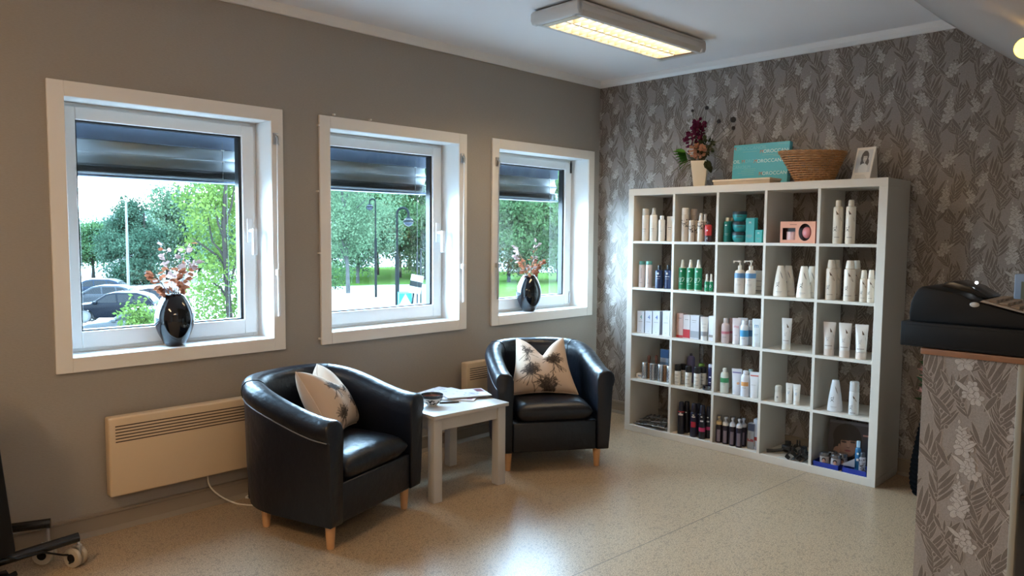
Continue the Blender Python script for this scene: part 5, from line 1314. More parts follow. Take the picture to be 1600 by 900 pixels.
t = thing('leaflet', 'grey leaflet propped diagonally in front of the portrait', 'leaflet', (XS+.018, YS-SS+FT+.125, FT+.004), 0)
m = MB(); m.prism([(.05, .028), (-.035, .085), (-.035, .030)], 0, .03, .0315); m.build('leaflet_sheet', pl(150, 150, 158), t, smooth=False)
t = thing('white_card', 'narrow white card standing against the right side of the bottom-right compartment', 'card', (XS+.06, YS-SS+FT+.012, FT+.004), .12)
MB().box(0, .10, -.0012, .0012, 0, .20).build('card_sheet', pl(196, 200, 210), t, smooth=False)
# ================================================================== ON TOP OF THE SHELVING UNIT
r = random.Random(21)
FVX = -.24
vb = at(1093, 291, 0, FVX); M_wv = mat('cream_ceramic', (.66, .59, .48), .3)
V = thing('white_vase', 'square cream vase tapering to its foot on the shelving top', 'vase', (FVX, vb.y, SS), .45)
hV = at(1093, 252, 0, FVX).z-SS
w0, w1 = .040, .062
m = MB(); vs = []
for (w, z) in ((w0, 0), (w1, hV), (w1-.008, hV), (w0-.006, .02)): vs += [(-w, -w, z), (w, -w, z), (w, w, z), (-w, w, z)]
fs = [(3, 2, 1, 0)]+[(i*4+k, i*4+(k+1) % 4, i*4+4+(k+1) % 4, i*4+4+k) for i in range(3) for k in range(4)]+[(12, 13, 14, 15)]
m.add(vs, fs); m.build('vase_body', M_wv, V, bevel=.005, seg=3)
FA = thing('flower_arrangement', 'burgundy and peach artificial flowers with thistles in the cream vase', 'flowers', (FVX, vb.y, SS+hV*.5))
base = Vector((FVX, vb.y, SS+hV*.5)); top = Vector((0, 0, hV*.5))
def loc(u, v, dx=0.): return at(u, v, 0, FVX+dx)-base
M_bur = make_leaf('burgundy_petal', (.09, .012, .035), (.16, .03, .07), 30, .2); M_pea = make_leaf('peach_petal', (.34, .15, .09), (.46, .24, .15), 30, .25)
M_lg = make_leaf('fresh_green_leaf', (.05, .16, .025), (.11, .27, .05), 14, .3); M_dg = make_leaf('dusky_leaf', (.03, .035, .02), (.06, .07, .035), 14, .2)
M_gs = make_leaf('dry_grass', (.10, .09, .045), (.17, .15, .075), 10, .25); M_th = mat('thistle_head', (.025, .02, .02), .8, bump=.6, bscale=300)
M_gstem = mat('flower_stem', (.05, .06, .03), .7)
b1 = MB().tube([top*0, top, loc(1085, 225), loc(1094, 190)], .004, 6).build('stem', M_gstem, FA)
m = MB()
for k in range(150):
    t = r.random(); c = loc(1080+14*t, 228-38*t); R = .062*(1-.45*t)
    d = rv(r); p = c+Vector((d.x*R*.8, d.y*R*1.15, d.z*R)); leafquad(m, p-d*.012, d+rv(r)*.7, d, .034, .028)
m.build('burgundy_bloom', M_bur, b1, angle=80)
b2 = MB().tube([top*0, top, loc(1089, 240)], .004, 6).build('stem', M_gstem, FA); m = MB()
for k in range(80):
    c = loc(1089, 236, -.05); R = .055; d = rv(r); p = c+Vector((d.x*R*.7, d.y*R*1.2, d.z*R*.85)); leafquad(m, p-d*.012, d+rv(r)*.7, d, .030, .024)
m.build('peach_bloom', M_pea, b2, angle=80)
b3 = MB().tube([top*0, top, loc(1100, 235)], .004, 6).build('stem', M_gstem, FA); m = MB()
for k in range(40):
    c = loc(1102, 228, .02); R = .05; d = rv(r); leafquad(m, c+d*R*.8, d+rv(r)*.6, d, .045, .03)
for k in range(8):
    c = loc(1104, 252, -.04); d = Vector((-.3+r.uniform(-.3, .3), -.35+r.uniform(-.4, .2), -1)); leafquad(m, c+rv(r)*.015, d, rv(r), .085, .045)
m.build('dusky_leaves', M_dg, b3, angle=80)
for k in range(7):
    tip = loc(1053+1.5*k, 237+4.5*k, -.05+.012*k); p0 = top+Vector((-.01, .015, 0)); mid = p0.lerp(tip, .5)+Vector((0, 0, .03))
    st = MB().tube([p0, mid], .003, 6).build('leaf_stalk', M_gstem, FA); m = MB(); leafquad(m, mid, tip-mid, Vector((-.5, .2, 1)), (tip-mid).length*1.15, .052); leafquad(m, mid, tip-mid+Vector((0, .03, .03)), Vector((-.7, -.2, .7)), (tip-mid).length*.9, .04); m.build('green_leaf', M_lg, st, angle=80)
for (u, v, R) in ((1104.5, 168.5, .014), (1082, 173, .010), (1123, 189.5, .014), (1145.5, 187, .020), (1146, 200, .013), (1140, 171, .0)):
    if not R: continue
    e = loc(u, v, r.uniform(-.03, .03)); st = MB().tube([top, top.lerp(e, .5)+Vector((0, 0, .02)), e], .0016, 5).build('thistle_stem', M_gstem, FA)
    m = MB(); m.ball(e, R, 14, 10)
    for k in range(40): d = rv(r); m.tube([e+d*R*.9, e+d*R*1.3], .0010, 4, r1=.0003)
    m.build('thistle_head', M_th, st)
m = MB()
for k in range(55):
    a = r.uniform(-1, 1); L = r.uniform(.10, .26)
    if k < 30: e = loc(1100+r.uniform(-4, 32), 236+r.uniform(-30, 14), r.uniform(-.08, .06))
    else: e = loc(1060+r.uniform(-12, 22), 280+r.uniform(-14, 8), r.uniform(-.10, .0))
    p0 = top+Vector((r.uniform(-.02, .02), r.uniform(-.02, .02), 0)); mid = p0.lerp(e, .55)+Vector((0, 0, .045))
    m.tube([p0, p0.lerp(mid, .6)+Vector((0, 0, .01)), mid, mid.lerp(e, .6)-Vector((0, 0, .003)), e], .0017, 4, r1=.0006)
o = m.build('grass_blades', M_gs, FA); o['kind'] = 'stuff'

# low box with pale lid in front of the teal box
BX = XS+.03
pl_ = at(1113, 283, 0, BX); pr_ = at(1203, 279, 0, BX)
wB = pl_.y-pr_.y
WB = thing('wooden_lid', 'low pale wooden box lying on the shelving top before the teal box', 'box', (BX, (pl_.y+pr_.y)/2, SS+.0005), 0)
M_pale = mat('pale_wood', (.78, .65, .48), .5, var=.10, vscale=20)
MB().box(.006, .165, -wB/2+.004, wB/2-.004, 0, .026).build('tray_sides', mat('tan_wood', (.55, .42, .29), .5, var=.12, vscale=20), WB, bevel=.002)
MB().box(0, .17, -wB/2, wB/2, .026, .038).build('lid_board', M_pale, WB, bevel=.002)
# teal printed box
TX = -.125
a = at(1142.5, 278, 0, TX); b = at(1229.5, 279, 0, TX); hT = at(1229.5, 219, 0, TX).z-SS
wT = a.y-b.y; TBX = thing('teal_box', 'flat turquoise box printed with white and orange brand lettering', 'box', (TX, (a.y+b.y)/2, SS), 0)
tl = Matrix.Rotation(.10, 4, 'Y')
bx = MB(); bx.box(0, .045, -wT/2, wT/2, .004, hT); bx.v = [tuple(tl @ Vector(q)) for q in bx.v]
bx = bx.build('box_body', pl(92, 188, 204), TBX, bevel=.002, seg=1)
f0 = flatmap(-.0008); fT = lambda p: tl @ Vector(f0(p))
M_or = pl(206, 110, 70); M_lt = pl(220, 240, 240); M_fa = pl(130, 204, 216)
def brand(off, size, mm, om, part=('M', 'OROCCANOIL')):
    """lettering runs on to the edge of the box and is cut there"""
    lim = wT/2-.002
    def cut(mb, s, ox, al):
        v, fs = text2d(s, size); x0 = min(q[0] for q in v); x1 = max(q[0] for q in v)
        bm = bmesh.new(); vv = [bm.verts.new((q[0]-x0+ox, q[1]+off[1], 0)) for q in v]
        for fc in fs:
            try: bm.faces.new([vv[i] for i in fc])
            except ValueError: pass
        for s_ in (1, -1): bmesh.ops.bisect_plane(bm, geom=bm.verts[:]+bm.edges[:]+bm.faces[:], plane_co=(s_*lim, 0, 0), plane_no=(s_, 0, 0), clear_outer=True)
        bm.verts.index_update(); mb.add([fT((q.co.x, q.co.y)) for q in bm.verts], [tuple(q.index for q in fc.verts) for fc in bm.faces]); bm.free()
        return ox+x1-x0
    m1 = MB(); e = cut(m1, part[0], off[0], 0)
    if m1.v: m1.build('lettering', om, bx, smooth=False)
    m2 = MB(); cut(m2, part[1], e+size*.06, 0)
    if m2.v: m2.build('lettering', mm, bx, smooth=False)
fz = lambda v: at(1190, v, 0, TX).z-SS
S_ = hT*.115
brand((-wT*.01, fz(236)), S_, M_lt, M_or); brand((-wT*.11, fz(251)), S_, M_lt, M_or); brand((-wT*.0, fz(271)), S_, M_lt, M_or)
brand((-wT*.50-.005, fz(229)), S_, M_fa, M_or, ('M', 'OROCCANOIL')); brand((-wT*.98, fz(250)), S_, M_lt, M_lt, ('MOROCCA', 'NOIL')); brand((-wT*.33, fz(250)), S_*.95, M_fa, M_or, ('M', 'OROC')); brand((-wT*.5, fz(259)), S_*.9, M_fa, M_fa, ('CANOIL ', 'M'))
m = MB()
for (u, v, w_) in ((-.18, 263, .22), (-.20, 266, .26), (-.24, 269, .30), (-.20, 272, .22), (.30, 244, .14), (-.2, 235, .26), (.38, 226, .16), (.16, 242, .26)):
    zz = fz(v); put(m, [[(u*wT-w_*wT/2, zz), (u*wT+w_*wT/2, zz), (u*wT+w_*wT/2, zz+.0035), (u*wT-w_*wT/2, zz+.0035)]], fT)
m.build('printed_mark', pl(130, 196, 200), bx, smooth=False)

# wicker basket
KX = -.24
a = at(1246, 283, 0, KX); b = at(1300, 281, 0, KX); tL = at(1220.5, 243, 0, KX); tR = at(1320, 238, 0, KX)
yc = (a.y+b.y)/2; rb = (a.y-b.y)/2; hB = (tL.z+tR.z)/2-SS; rt = (tL.y-tR.y)/2; ycT = (tL.y+tR.y)/2-yc
BK = thing('wicker_basket', 'brown wicker basket flaring upwards on the shelving top', 'basket', (KX, yc, SS+.0005), 0)
M_wick = mat('wicker_willow', (.36, .175, .065), .5, var=.45, vscale=26)
m = MB(); n = 16; NW = 96; NR = 13
def bpt(t, a, off=0.):
    rr_ = rb+(rt-rb)*t**1.05+off; return Vector((rr_*.62*math.cos(a), rr_*math.sin(a)+ycT*t, hB*t+.004+(.012*math.sin(a)*t)))
for i in range(NR):
    t = (i+.5)/NR; m.tube([bpt(t, 2*PI*k/NW, .0075*math.cos(PI*(k*24*2/NW)+PI*i)) for k in range(NW+1)], .0062, 6)
for k in range(24):
    a_ = 2*PI*(k)/24; m.tube([bpt(t_/8, a_) for t_ in range(9)], .0042, 6)
m.lathe([(1e-5, .003), (rb, .003), (rb, .008), (1e-5, .008)], 30, sx=.62)
m.build('woven_wall', M_wick, BK, angle=80)
m = MB()
for ph in (0, PI): m.tube([bpt(1.02, 2*PI*k/NW, .004)+Vector((0, 0, .005*math.sin(22*2*PI*k/NW+ph)))+Vector((.003*math.cos(ph), 0, 0)) for k in range(NW+1)], .0062, 6)
m.build('braided_rim', M_wick, BK, angle=80)

# tent-shaped photo stand
QX = -.24
a = at(1328.5, 278.5, 0, QX); b = at(1359.5, 276.5, 0, QX); zt = at(1354, 228, 0, QX).z-SS
wQ = (a.y-b.y); PS = thing('photo_stand', 'white tent-shaped stand with portrait photo at the right shelving top', 'photo stand', (QX, (a.y+b.y)/2, SS), -.12)
dd = .085; M_ps = pl(222, 214, 202)
th = math.atan2(dd*.82, zt)
m = MB(); m.prism([(0, 0), (dd*.82, zt), (dd*.82+.004, zt), (dd*1.25, 0)], 1, -wQ/2, wQ/2)
m.build('stand_body', M_ps, PS, bevel=.0015, seg=1)
Lq = math.hypot(dd*.82, zt); TQ = Matrix.Rotation(th, 4, 'Y')
def face2(A, X, Y):
    A[:] = (.55, .54, .53); A[el(X, Y, .05, .30, .50, .60)] = (.05, .045, .045); A[el(X, Y, .12, -.12, .55, .45)] = (.07, .06, .06)
    A[el(X, Y, .10, .28, .25, .38)] = (.46, .42, .40); A[(Y > .42) & el(X, Y, .08, .42, .36, .32)] = (.06, .05, .05)
    for ex in (.0, .2): A[el(X, Y, ex, .32, .06, .03)] = (.08, .07, .07)
    A[el(X, Y, .11, .06, .08, .03)] = (.2, .12, .12); A[el(X, Y, .05, -.75, .60, .55)] = (.66, .65, .63); A[el(X, Y, .12, -.12, .10, .18)] = (.44, .40, .38)
picture('photo', paint(56, face2), wQ*.80, Lq*.68, PS, TQ @ Matrix.Translation((-.0012, 0, Lq*.24)), M_photo)
m = MB(); f0 = flatmap(-.0014); fQ = lambda p: TQ @ Vector(f0(p))
for k in range(3): put(m, [[(-wQ*.32, Lq*(.06+.045*k)), (wQ*(.30-.06*k), Lq*(.06+.045*k)), (wQ*(.30-.06*k), Lq*(.072+.045*k)), (-wQ*.32, Lq*(.072+.045*k))]], fQ)
m.build('printed_mark', pl(170, 164, 158), PS, smooth=False)
# ================================================================== OUTSIDE
GZ = -3.5
def gnd(u, v): return at(u, v, 2, GZ)
def far(u, v, D):
    """the point seen at a photo pixel, D metres along the view axis"""
    d = AF+(u-800)/FPX*AR-(v-450)/FPX*AU
    return Vector(CAM+D*d)
M_asph = mat('pale_asphalt', (.150, .147, .142), .9, spec=0., var=.12, vscale=.5)
M_grass = mat('lawn_grass', (.026, .047, .010), .9, spec=0., var=.35, vscale=1.2)
M_hill = mat('distant_wood', (0.0230, 0.0346, 0.0322), .9, var=.25, vscale=.15)
m = MB(); m.box(-150, 260, 1.5, 420, GZ-.2, GZ); structure(m.build('ground', M_asph, smooth=False), 'pale asphalt of street and car park')
q = [gnd(*p) for p in ((480, 449), (600, 445), (690, 444), (760, 474), (900, 492), (930, 428), (760, 424), (620, 417), (480, 419))]
m = MB(); m.prism([(p.x, p.y) for p in q], 2, GZ, GZ+.03); structure(m.build('lawn', M_grass, smooth=False), 'green lawn under the park trees')
q = [gnd(*p) for p in ((480, 441), (600, 439), (690, 437.5), (690, 434.5), (600, 436.5), (480, 438))]
m = MB(); n_ = 40; vs = []
for i in range(n_+1):
    a = -.1+1.75*i/n_; R = 380+10*math.sin(a*9); h = 13+5*math.sin(a*7+1)+3*math.sin(a*17)
    vs += [(CAM[0]+R*math.cos(a), CAM[1]+R*math.sin(a), GZ), (CAM[0]+(R+25)*math.cos(a), CAM[1]+(R+25)*math.sin(a), h*.8), (CAM[0]+(R+60)*math.cos(a), CAM[1]+(R+60)*math.sin(a), h), (CAM[0]+(R+120)*math.cos(a), CAM[1]+(R+120)*math.sin(a), GZ)]
m.add(vs, [(i*4+k, i*4+4+k, i*4+5+k, i*4+1+k) for i in range(n_) for k in range(3)]); structure(m.build('hills', M_hill), 'wooded hills on the horizon')

L_pine = make_leaf('pine_needles', (0.0100, 0.0216, 0.0132), (0.0248, 0.0424, 0.0272), .9, .25)
L_maple = make_leaf('fresh_leaves', (0.0176, 0.0336, 0.0080), (0.0432, 0.0640, 0.0152), 1.1, .38)
L_birch = make_leaf('birch_leaves', (0.0254, 0.0438, 0.0230), (0.0484, 0.0738, 0.0414), .35, .4)
L_lime = make_leaf('park_leaves', (0.0166, 0.0346, 0.0138), (0.0369, 0.0622, 0.0254), .3, .4)
L_pale = make_leaf('pale_leaves', (0.0346, 0.0576, 0.0322), (0.0576, 0.0853, 0.0507), .3, .4)
M_bark = mat('grey_bark', (0.0096, 0.0084, 0.0072), .9, spec=0., var=.3, vscale=3); M_birk = mat('birch_bark', (0.0240, 0.0240, 0.0232), .8, spec=0., var=.55, vscale=2.2)
npr = np.random.RandomState(4)
def foliage(name, lobes, n, size, material, parent, aspect=.6, droop=0.):
    """leaves scattered in and over overlapping lobes (centre, radii), each leaf a folded pointed blade"""
    vols = np.array([a*b*c for _, (a, b, c) in lobes])**.67; pick = npr.choice(len(lobes), n, p=vols/vols.sum())
    cen = np.array([c for c, _ in lobes])[pick]; rad = np.array([q for _, q in lobes])[pick]
    d = npr.normal(size=(n, 3)); d /= np.linalg.norm(d, axis=1)[:, None]
    rr = npr.uniform(.35, 1., n)**.5*(1+.12*npr.normal(size=n))
    p = cen+d*rad*rr[:, None]
    # gather the leaves in tufts
    tuft = p[npr.randint(0, n, n//7)]; j = npr.randint(0, len(tuft), n)
    p = np.where((npr.rand(n) < .7)[:, None], tuft[j]+npr.normal(size=(n, 3))*size*1.1, p)
    ax = npr.normal(size=(n, 3))+d*.6; ax[:, 2] -= droop; ax /= np.linalg.norm(ax, axis=1)[:, None]
    s = np.cross(ax, npr.normal(size=(n, 3))); s /= np.linalg.norm(s, axis=1)[:, None]; nn_ = np.cross(s, ax)
    L = size*npr.uniform(.7, 1.3, n)[:, None]; W = L*aspect
    V = np.stack([p-ax*L*.5, p+s*W*.5+nn_*L*.08, p+ax*L*.5, p-s*W*.5+nn_*L*.08], 1).reshape(-1, 3)
    b = np.arange(n)*4; F = np.concatenate([np.stack([b, b+1, b+2], 1), np.stack([b, b+2, b+3], 1)])
    me = bpy.data.meshes.new(name); me.from_pydata(V.tolist(), [], F.tolist()); me.materials.append(material)
    o = bpy.data.objects.new(name, me); C.objects.link(o); o.parent = parent; return o
def tree(label, pos, H, R, n, size, material, bark, trunk_r, clear=.28, group=None, name='leafy_tree', cat='tree', aspect=.6, lobes=None, droop=0., lean=(0, 0), nb=7):
    t = thing(name, label, cat, tuple(pos), 0, group); rr = random.Random(label)
    top = Vector((lean[0], lean[1], H*.8))
    pts = [Vector((0, 0, -.05)), Vector((lean[0]*.1+rr.uniform(-.1, .1)*trunk_r, 0, H*.15)), Vector((lean[0]*.4, lean[1]*.4+trunk_r*.3, H*.45)), top]
    tk = MB(); tk.tube(pts, trunk_r, 10, r1=trunk_r*.25); tr = tk.build('trunk', bark, t)
    if lobes is None:
        lobes = []
        for k in range(11):
            z = H*(clear+.06+(.94-clear-.10)*rr.random()); q = (z/H-clear)/(1-clear); w = R*(math.sin(PI*min(1, .12+.80*q))**.7); a = rr.uniform(0, 6.3); e = w*rr.uniform(.25, .62)
            lobes.append(((e*math.cos(a)+lean[0]*q, e*math.sin(a)+lean[1]*q, z), (w*.55, w*.55, H*.13)))
        lobes.append(((lean[0], lean[1], H*.90), (R*.35, R*.35, H*.10)))
    for k in range(nb):
        c = Vector(lobes[k % len(lobes)][0]); z0 = max(H*clear*.8, c.z-H*.2); b0 = Vector((lean[0]*z0/H, lean[1]*z0/H, z0))
        MB().tube([b0, b0.lerp(c, .5)+Vector((0, 0, .03*H)), c], trunk_r*.32, 6, r1=trunk_r*.08).build('branch', bark, t)
    foliage('foliage', lobes, n, size, material, t, aspect, droop); return t

# the pine beside the car park, its boughs in layers
pb = gnd(228, 444); Dp = depth(pb); k_ = Dp/FPX
Hp = at(0, 0, 2, 0) and far(205, 305, Dp).z-GZ
lob = []
rr = random.Random(8)
prof_ = ((0, 4), (.06, 12), (.16, 26), (.30, 40), (.45, 52), (.60, 59), (.75, 60), (.86, 54), (.94, 40))
def pw(s):
    for (s0, a0), (s1, a1) in zip(prof_[:-1], prof_[1:]):
        if s <= s1: return a0+(a1-a0)*(s-s0)/(s1-s0)
    return 30
for i in range(85):
    s = rr.random()**.75*.93; hw = pw(s)*k_; a = rr.uniform(0, 6.3); e = hw*rr.uniform(.15, .84); v_ = 306+s*142
    lob.append(((e*math.cos(a)-23*k_*.70, e*math.sin(a)+23*k_*.70, far(205, v_, Dp).z-GZ), (max(.35, hw*.20)+.25, max(.35, hw*.20)+.25, .42)))
tree('broad dark pine tree standing beyond the parked cars', pb, Hp, 4, 34000, .30, L_pine, M_bark, .28, clear=.12, lobes=lob, name='pine_tree', aspect=.32)
# the near tree filling the right of the left window
c0 = far(362, 420, 12.5); nb_ = Vector((c0.x, c0.y, GZ)); k1 = 12.5/FPX; rgt = Vector((.709, -.705, 0))
def L1(u, v, ru, rv_): p = far(u, v, 12.5+rr.uniform(-.7, .7))-nb_; return (tuple(p), (ru*k1, ru*k1, rv_*k1))
lob = [L1(368, 300, 60, 42), L1(405, 330, 60, 60), L1(330, 330, 40, 36), L1(300, 312, 26, 20), L1(322, 385, 34, 32), L1(350, 440, 50, 48), L1(330, 480, 36, 40), L1(372, 505, 46, 40), L1(420, 420, 60, 80), L1(315, 350, 26, 18), L1(310, 520, 40, 26), L1(350, 260, 60, 40), L1(420, 250, 60, 60), L1(345, 395, 20, 20), L1(307, 452, 18, 16)]
t = thing('leafy_tree', 'fresh light green tree close outside the left window', 'tree', tuple(nb_))
def W1(u, v, o=0.): return far(u, v, 11.75+o)-nb_
m = MB(); m.tube([Vector((0, 0, -.05)), W1(362, 540), W1(357, 470), W1(352, 400), W1(349, 350), W1(352, 300), W1(360, 230)], .055, 10, r1=.022); m.build('trunk', M_bark, t)
for pts in (((352, 405), (343, 390), (332, 378), (325, 340)), ((353, 420), (340, 400), (315, 382), (300, 372)), ((350, 370), (341, 350), (336, 320)), ((357, 460), (370, 400), (372, 330)), ((352, 350), (362, 320), (366, 290)), ((357, 470), (345, 450), (330, 440))):
    MB().tube([W1(*p, o=rr.uniform(-.1, .1)) for p in pts], .024, 7, r1=.008).build('branch', M_bark, t)
foliage('foliage', lob, 11000, .078, L_maple, t, .5)
# low bush tips under it
c1 = far(216, 505, 10.5); t = thing('bush', 'light green bush tips below the vase of the left window', 'bush', (c1.x, c1.y, GZ)); b_ = Vector((c1.x, c1.y, GZ)); k2 = 10.5/FPX
m = MB()
for pts in (((216, 620), (214, 520), (210, 480)), ((222, 620), (226, 520), (228, 490)), ((210, 620), (203, 530), (201, 505))): m.tube([far(u, v, 10.5)-b_ if v < 600 else far(u, v, 10.5)-b_+Vector((0, 0, -1.5)) for u, v in pts], .012, 6, r1=.005)
m.build('stems', M_bark, t)
foliage('foliage', [(tuple(far(212, 490, 10.5)-b_), (20*k2, 20*k2, 18*k2)), (tuple(far(228, 500, 10.5)-b_), (22*k2, 22*k2, 20*k2)), (tuple(far(222, 530, 10.5)-b_), (36*k2, 36*k2, 30*k2))], 1900, .065, L_maple, t, .5)
# broadleaf trees behind the car park
for (u, v, H, R, lb, mt) in ((262, 437, 10.0, 4.2, 'round pale green tree between the pine and the near tree', L_pale), (312, 437, 11.5, 5., 'tall pale green tree behind the near tree', L_pale), (146, 434, 6, 4., 'low tree at the far left behind the pine', L_lime), (352, 440, 12, 5, 'tall pale tree seen through the near tree', L_pale)):
    tree(lb, gnd(u, v), H, R, 9000, .30, mt, M_bark, .2, .10, 'broadleaf trees beyond the car park')
# park trees in the middle and right windows
tree('birch with pale trunk standing left in the middle window', gnd(544, 458), 14, 4.6, 12000, .23, L_birch, M_birk, .20, .22, name='birch_tree', droop=.9, lean=(-.5, .4))
tree('smaller birch behind the pale-trunked birch', gnd(559, 443), 13, 5.0, 14000, .27, L_birch, M_birk, .20, .14, name='birch_tree', droop=.9)
park = [((518, 436), 16, 6, L_pale, 'leafy park tree at the left edge of the middle window'), ((590, 430), 18, 7, L_birch, 'leafy park tree behind the rear street lamp'), ((625, 434), 16, 6.5, L_lime, 'dense park tree behind the near street lamp'), ((665, 437), 14, 5.5, L_lime, 'dense park tree at the right edge of the middle window'), ((700, 430), 16, 7, L_birch, 'leafy park tree between the middle and right windows'), ((560, 423), 20, 8, L_pale, 'tall pale park tree far back in the middle window'), ((640, 422), 21, 9, L_pale, 'tall pale park tree far back at the right of the middle window'),
        ((795, 441), 15, 6, L_birch, 'leafy park tree at the left of the right window'), ((838, 445), 14, 5.5, L_lime, 'dense park tree in the middle of the right window'), ((872, 440), 16, 6.5, L_birch, 'leafy park tree at the right of the right window'), ((815, 424), 22, 9, L_pale, 'tall pale park tree far back in the right window'), ((880, 424), 22, 9, L_pale, 'tall pale park tree far back at the right edge of the right window'), ((760, 424), 20, 9, L_pale, 'tall pale park tree far back between the windows')]
for (p, H, R, mt, lb) in park:
    b = gnd(*p); D = depth(b); tree(lb, b, H*D/85, R*D/85, 13000, .0040*D+.03, mt, M_bark, .20*D/80, .09, 'park trees on the lawn', droop=.5)
c1 = gnd(524, 452)
t = thing('bush', 'low green bush at the left edge of the middle window', 'bush', tuple(c1)); foliage('foliage', [((0, 0, 1.2), (1.7, 1.7, 1.3))], 1800, .17, L_lime, t); MB().tube([(0, 0, -.05), (0, 0, 1.0)], .05, 6).build('stem', M_bark, t)

# ------------------------------------------------ street furniture
M_pole = mat('dark_green_pole', (0.0018, 0.0026, 0.0029), .8, spec=.03); M_poleg = mat('pale_steel_pole', (0.0187, 0.0209, 0.0230), .6)
M_globe = mat('blue_glass_globe', (0.0072, 0.0101, 0.0158), .25, spec=.25)
b = gnd(201, 452); t = thing('lamp_post', 'tall pale steel pole in front of the pine', 'pole', tuple(b)); z1 = far(201, 315, depth(b)).z-GZ
MB().tube([(0, 0, 0), (0, 0, z1)], .13, 12, r1=.09).build('pole', M_poleg, t); MB().lathe([(.22, 0), (.22, .25), (.14, .3)], 12).build('pole_base', M_poleg, t)
vu = Vector((.709, -.705, 0))
def street_lamp(u, D, vtop, side, ahead, thick, label):
    c = far(u, 400, D); t = thing('street_lamp', label, 'street lamp', (c.x, c.y, GZ), 0, 'arched street lamps'); zt = far(u, vtop, D).z-GZ
    R = ahead/2; arc = [vu*side*(R-R*math.cos(PI*k/10))+Vector((0, 0, zt-R+R*math.sin(PI*k/10))) for k in range(11)]
    MB().tube([(0, 0, 0), (0, 0, (zt-R)*.62)], thick*1.35, 12).build('lower_post', M_pole, t)
    MB().tube([(0, 0, (zt-R)*.62), (0, 0, zt-R)]+arc[1:]+[arc[-1]+Vector((0, 0, -.2))], thick*.75, 10).build('arched_post', M_pole, t)
    g_ = arc[-1]+Vector((0, 0, -.42)); h_ = MB(); h_.lathe([(.04, .28), (.14, .2), (.30, .02), (.30, -.03)], 16, c=tuple(g_)); h = h_.build('lamp_hood', M_pole, t)
    MB().ball(tuple(g_+Vector((0, 0, -.02))), .265, 16, 10, (1, 1, .9)).build('globe', M_globe, h)
street_lamp(620.5, 40, 325, 1, .62, .085, 'near arched street lamp beside the crossing sign')
street_lamp(587, 58, 311, -1, .45, .075, 'rear thin arched street lamp in the middle window')
# pedestrian crossing sign
M_sgn = mat('sign_cyan_blue', (0.0027, 0.0438, 0.0576), .6, spec=.1); M_sgw = mat('sign_white', (0.1198, 0.1244, 0.1244), .6, spec=.1)
c = far(633.5, 468, 37); t = thing('crossing_sign', 'blue pedestrian crossing sign with white triangle and walking figure', 'road sign', (c.x, c.y, GZ)); t.rotation_euler = (0, 0, -.64)
# local: x to the right of the viewer, -y towards the viewer
hz = c.z-GZ
MB().tube([(0, .04, 0), (0, .04, hz+.3)], .035, 10).build('sign_post', M_pole, t)
sb = MB().box(-.39, .39, -.012, .012, hz-.39, hz+.39).build('sign_plate', M_sgn, t, bevel=.004, smooth=False)
def ff(p): return (p[0], -.0125-.0015, p[1]+hz)
m = MB(); put(m, [[(-.345, -.345), (.345, -.345), (.345, -.325), (-.345, -.325)], [(-.345, .325), (.345, .325), (.345, .345), (-.345, .345)], [(-.345, -.325), (-.325, -.325), (-.325, .325), (-.345, .325)], [(.325, -.325), (.345, -.325), (.345, .325), (.325, .325)], [(-.31, -.28), (.31, -.28), (0, .29)]], ff); m.build('white_triangle', M_sgw, sb, smooth=False)
def ff2(p): return (p[0], -.0125-.004, p[1]+hz)
m = MB(); put(m, [ellipse(.01, .075, .032, .036, 10), [(-.04, -.07), (.04, -.07), (.045, .035), (-.03, .035)], [(-.04, -.07), (-.10, -.25), (-.055, -.25), (.0, -.08)], [(.0, -.07), (.06, -.25), (.10, -.25), (.04, -.07)], [(-.03, .03), (-.085, -.06), (-.065, -.075), (-.01, .0)], [(.04, .03), (.09, -.05), (.07, -.065), (.02, .0)]], ff2); m.build('walking_figure', INK, sb, smooth=False)
# tilted white and black marker board and the thin posts beside it
c = far(650, 444, 36); t = thing('marker_board', 'tilted white board with black middle beside the crossing sign', 'road sign', (c.x, c.y, GZ)); hz2 = c.z-GZ; t.rotation_euler = (0, 0, -.63)
Mr = Matrix.Translation((0, 0, hz2)) @ Matrix.Rotation(.20, 4, 'Y')
for nm_, z0, z1, mm in (('white_panel', .14, .45, M_sgw), ('black_panel', -.13, .14, M_pole), ('white_panel', -.45, -.13, M_sgw)):
    m = MB(); m.box(-.30, .30, -.02, .02, z0, z1); m.v = [tuple(Mr @ Vector(q)) for q in m.v]; m.build(nm_, mm, t, smooth=False)
m = MB(); m.tube([(-.42, .05, 0), Mr @ Vector((-.02, .05, -.4)), Mr @ Vector((0, .05, .45))], .05, 10); m.build('sign_post', M_pole, t)
for u, vt, lb in ((652, 396, 'thin dark post left of two at the right of the middle window'), (657.5, 390, 'thin dark post right of two at the right of the middle window')):
    c = far(u, 430, 44); t = thing('post', lb, 'post', (c.x, c.y, GZ), 0, 'thin posts beyond the marker board'); z1 = far(u, vt, 44).z-GZ
    MB().tube([(0, 0, 0), (0, 0, z1)], .055, 8).build('shaft', M_pole, t); m = MB(); m.ball((0, 0, z1), .08, 10, 6); m.build('post_cap', M_pole, t)

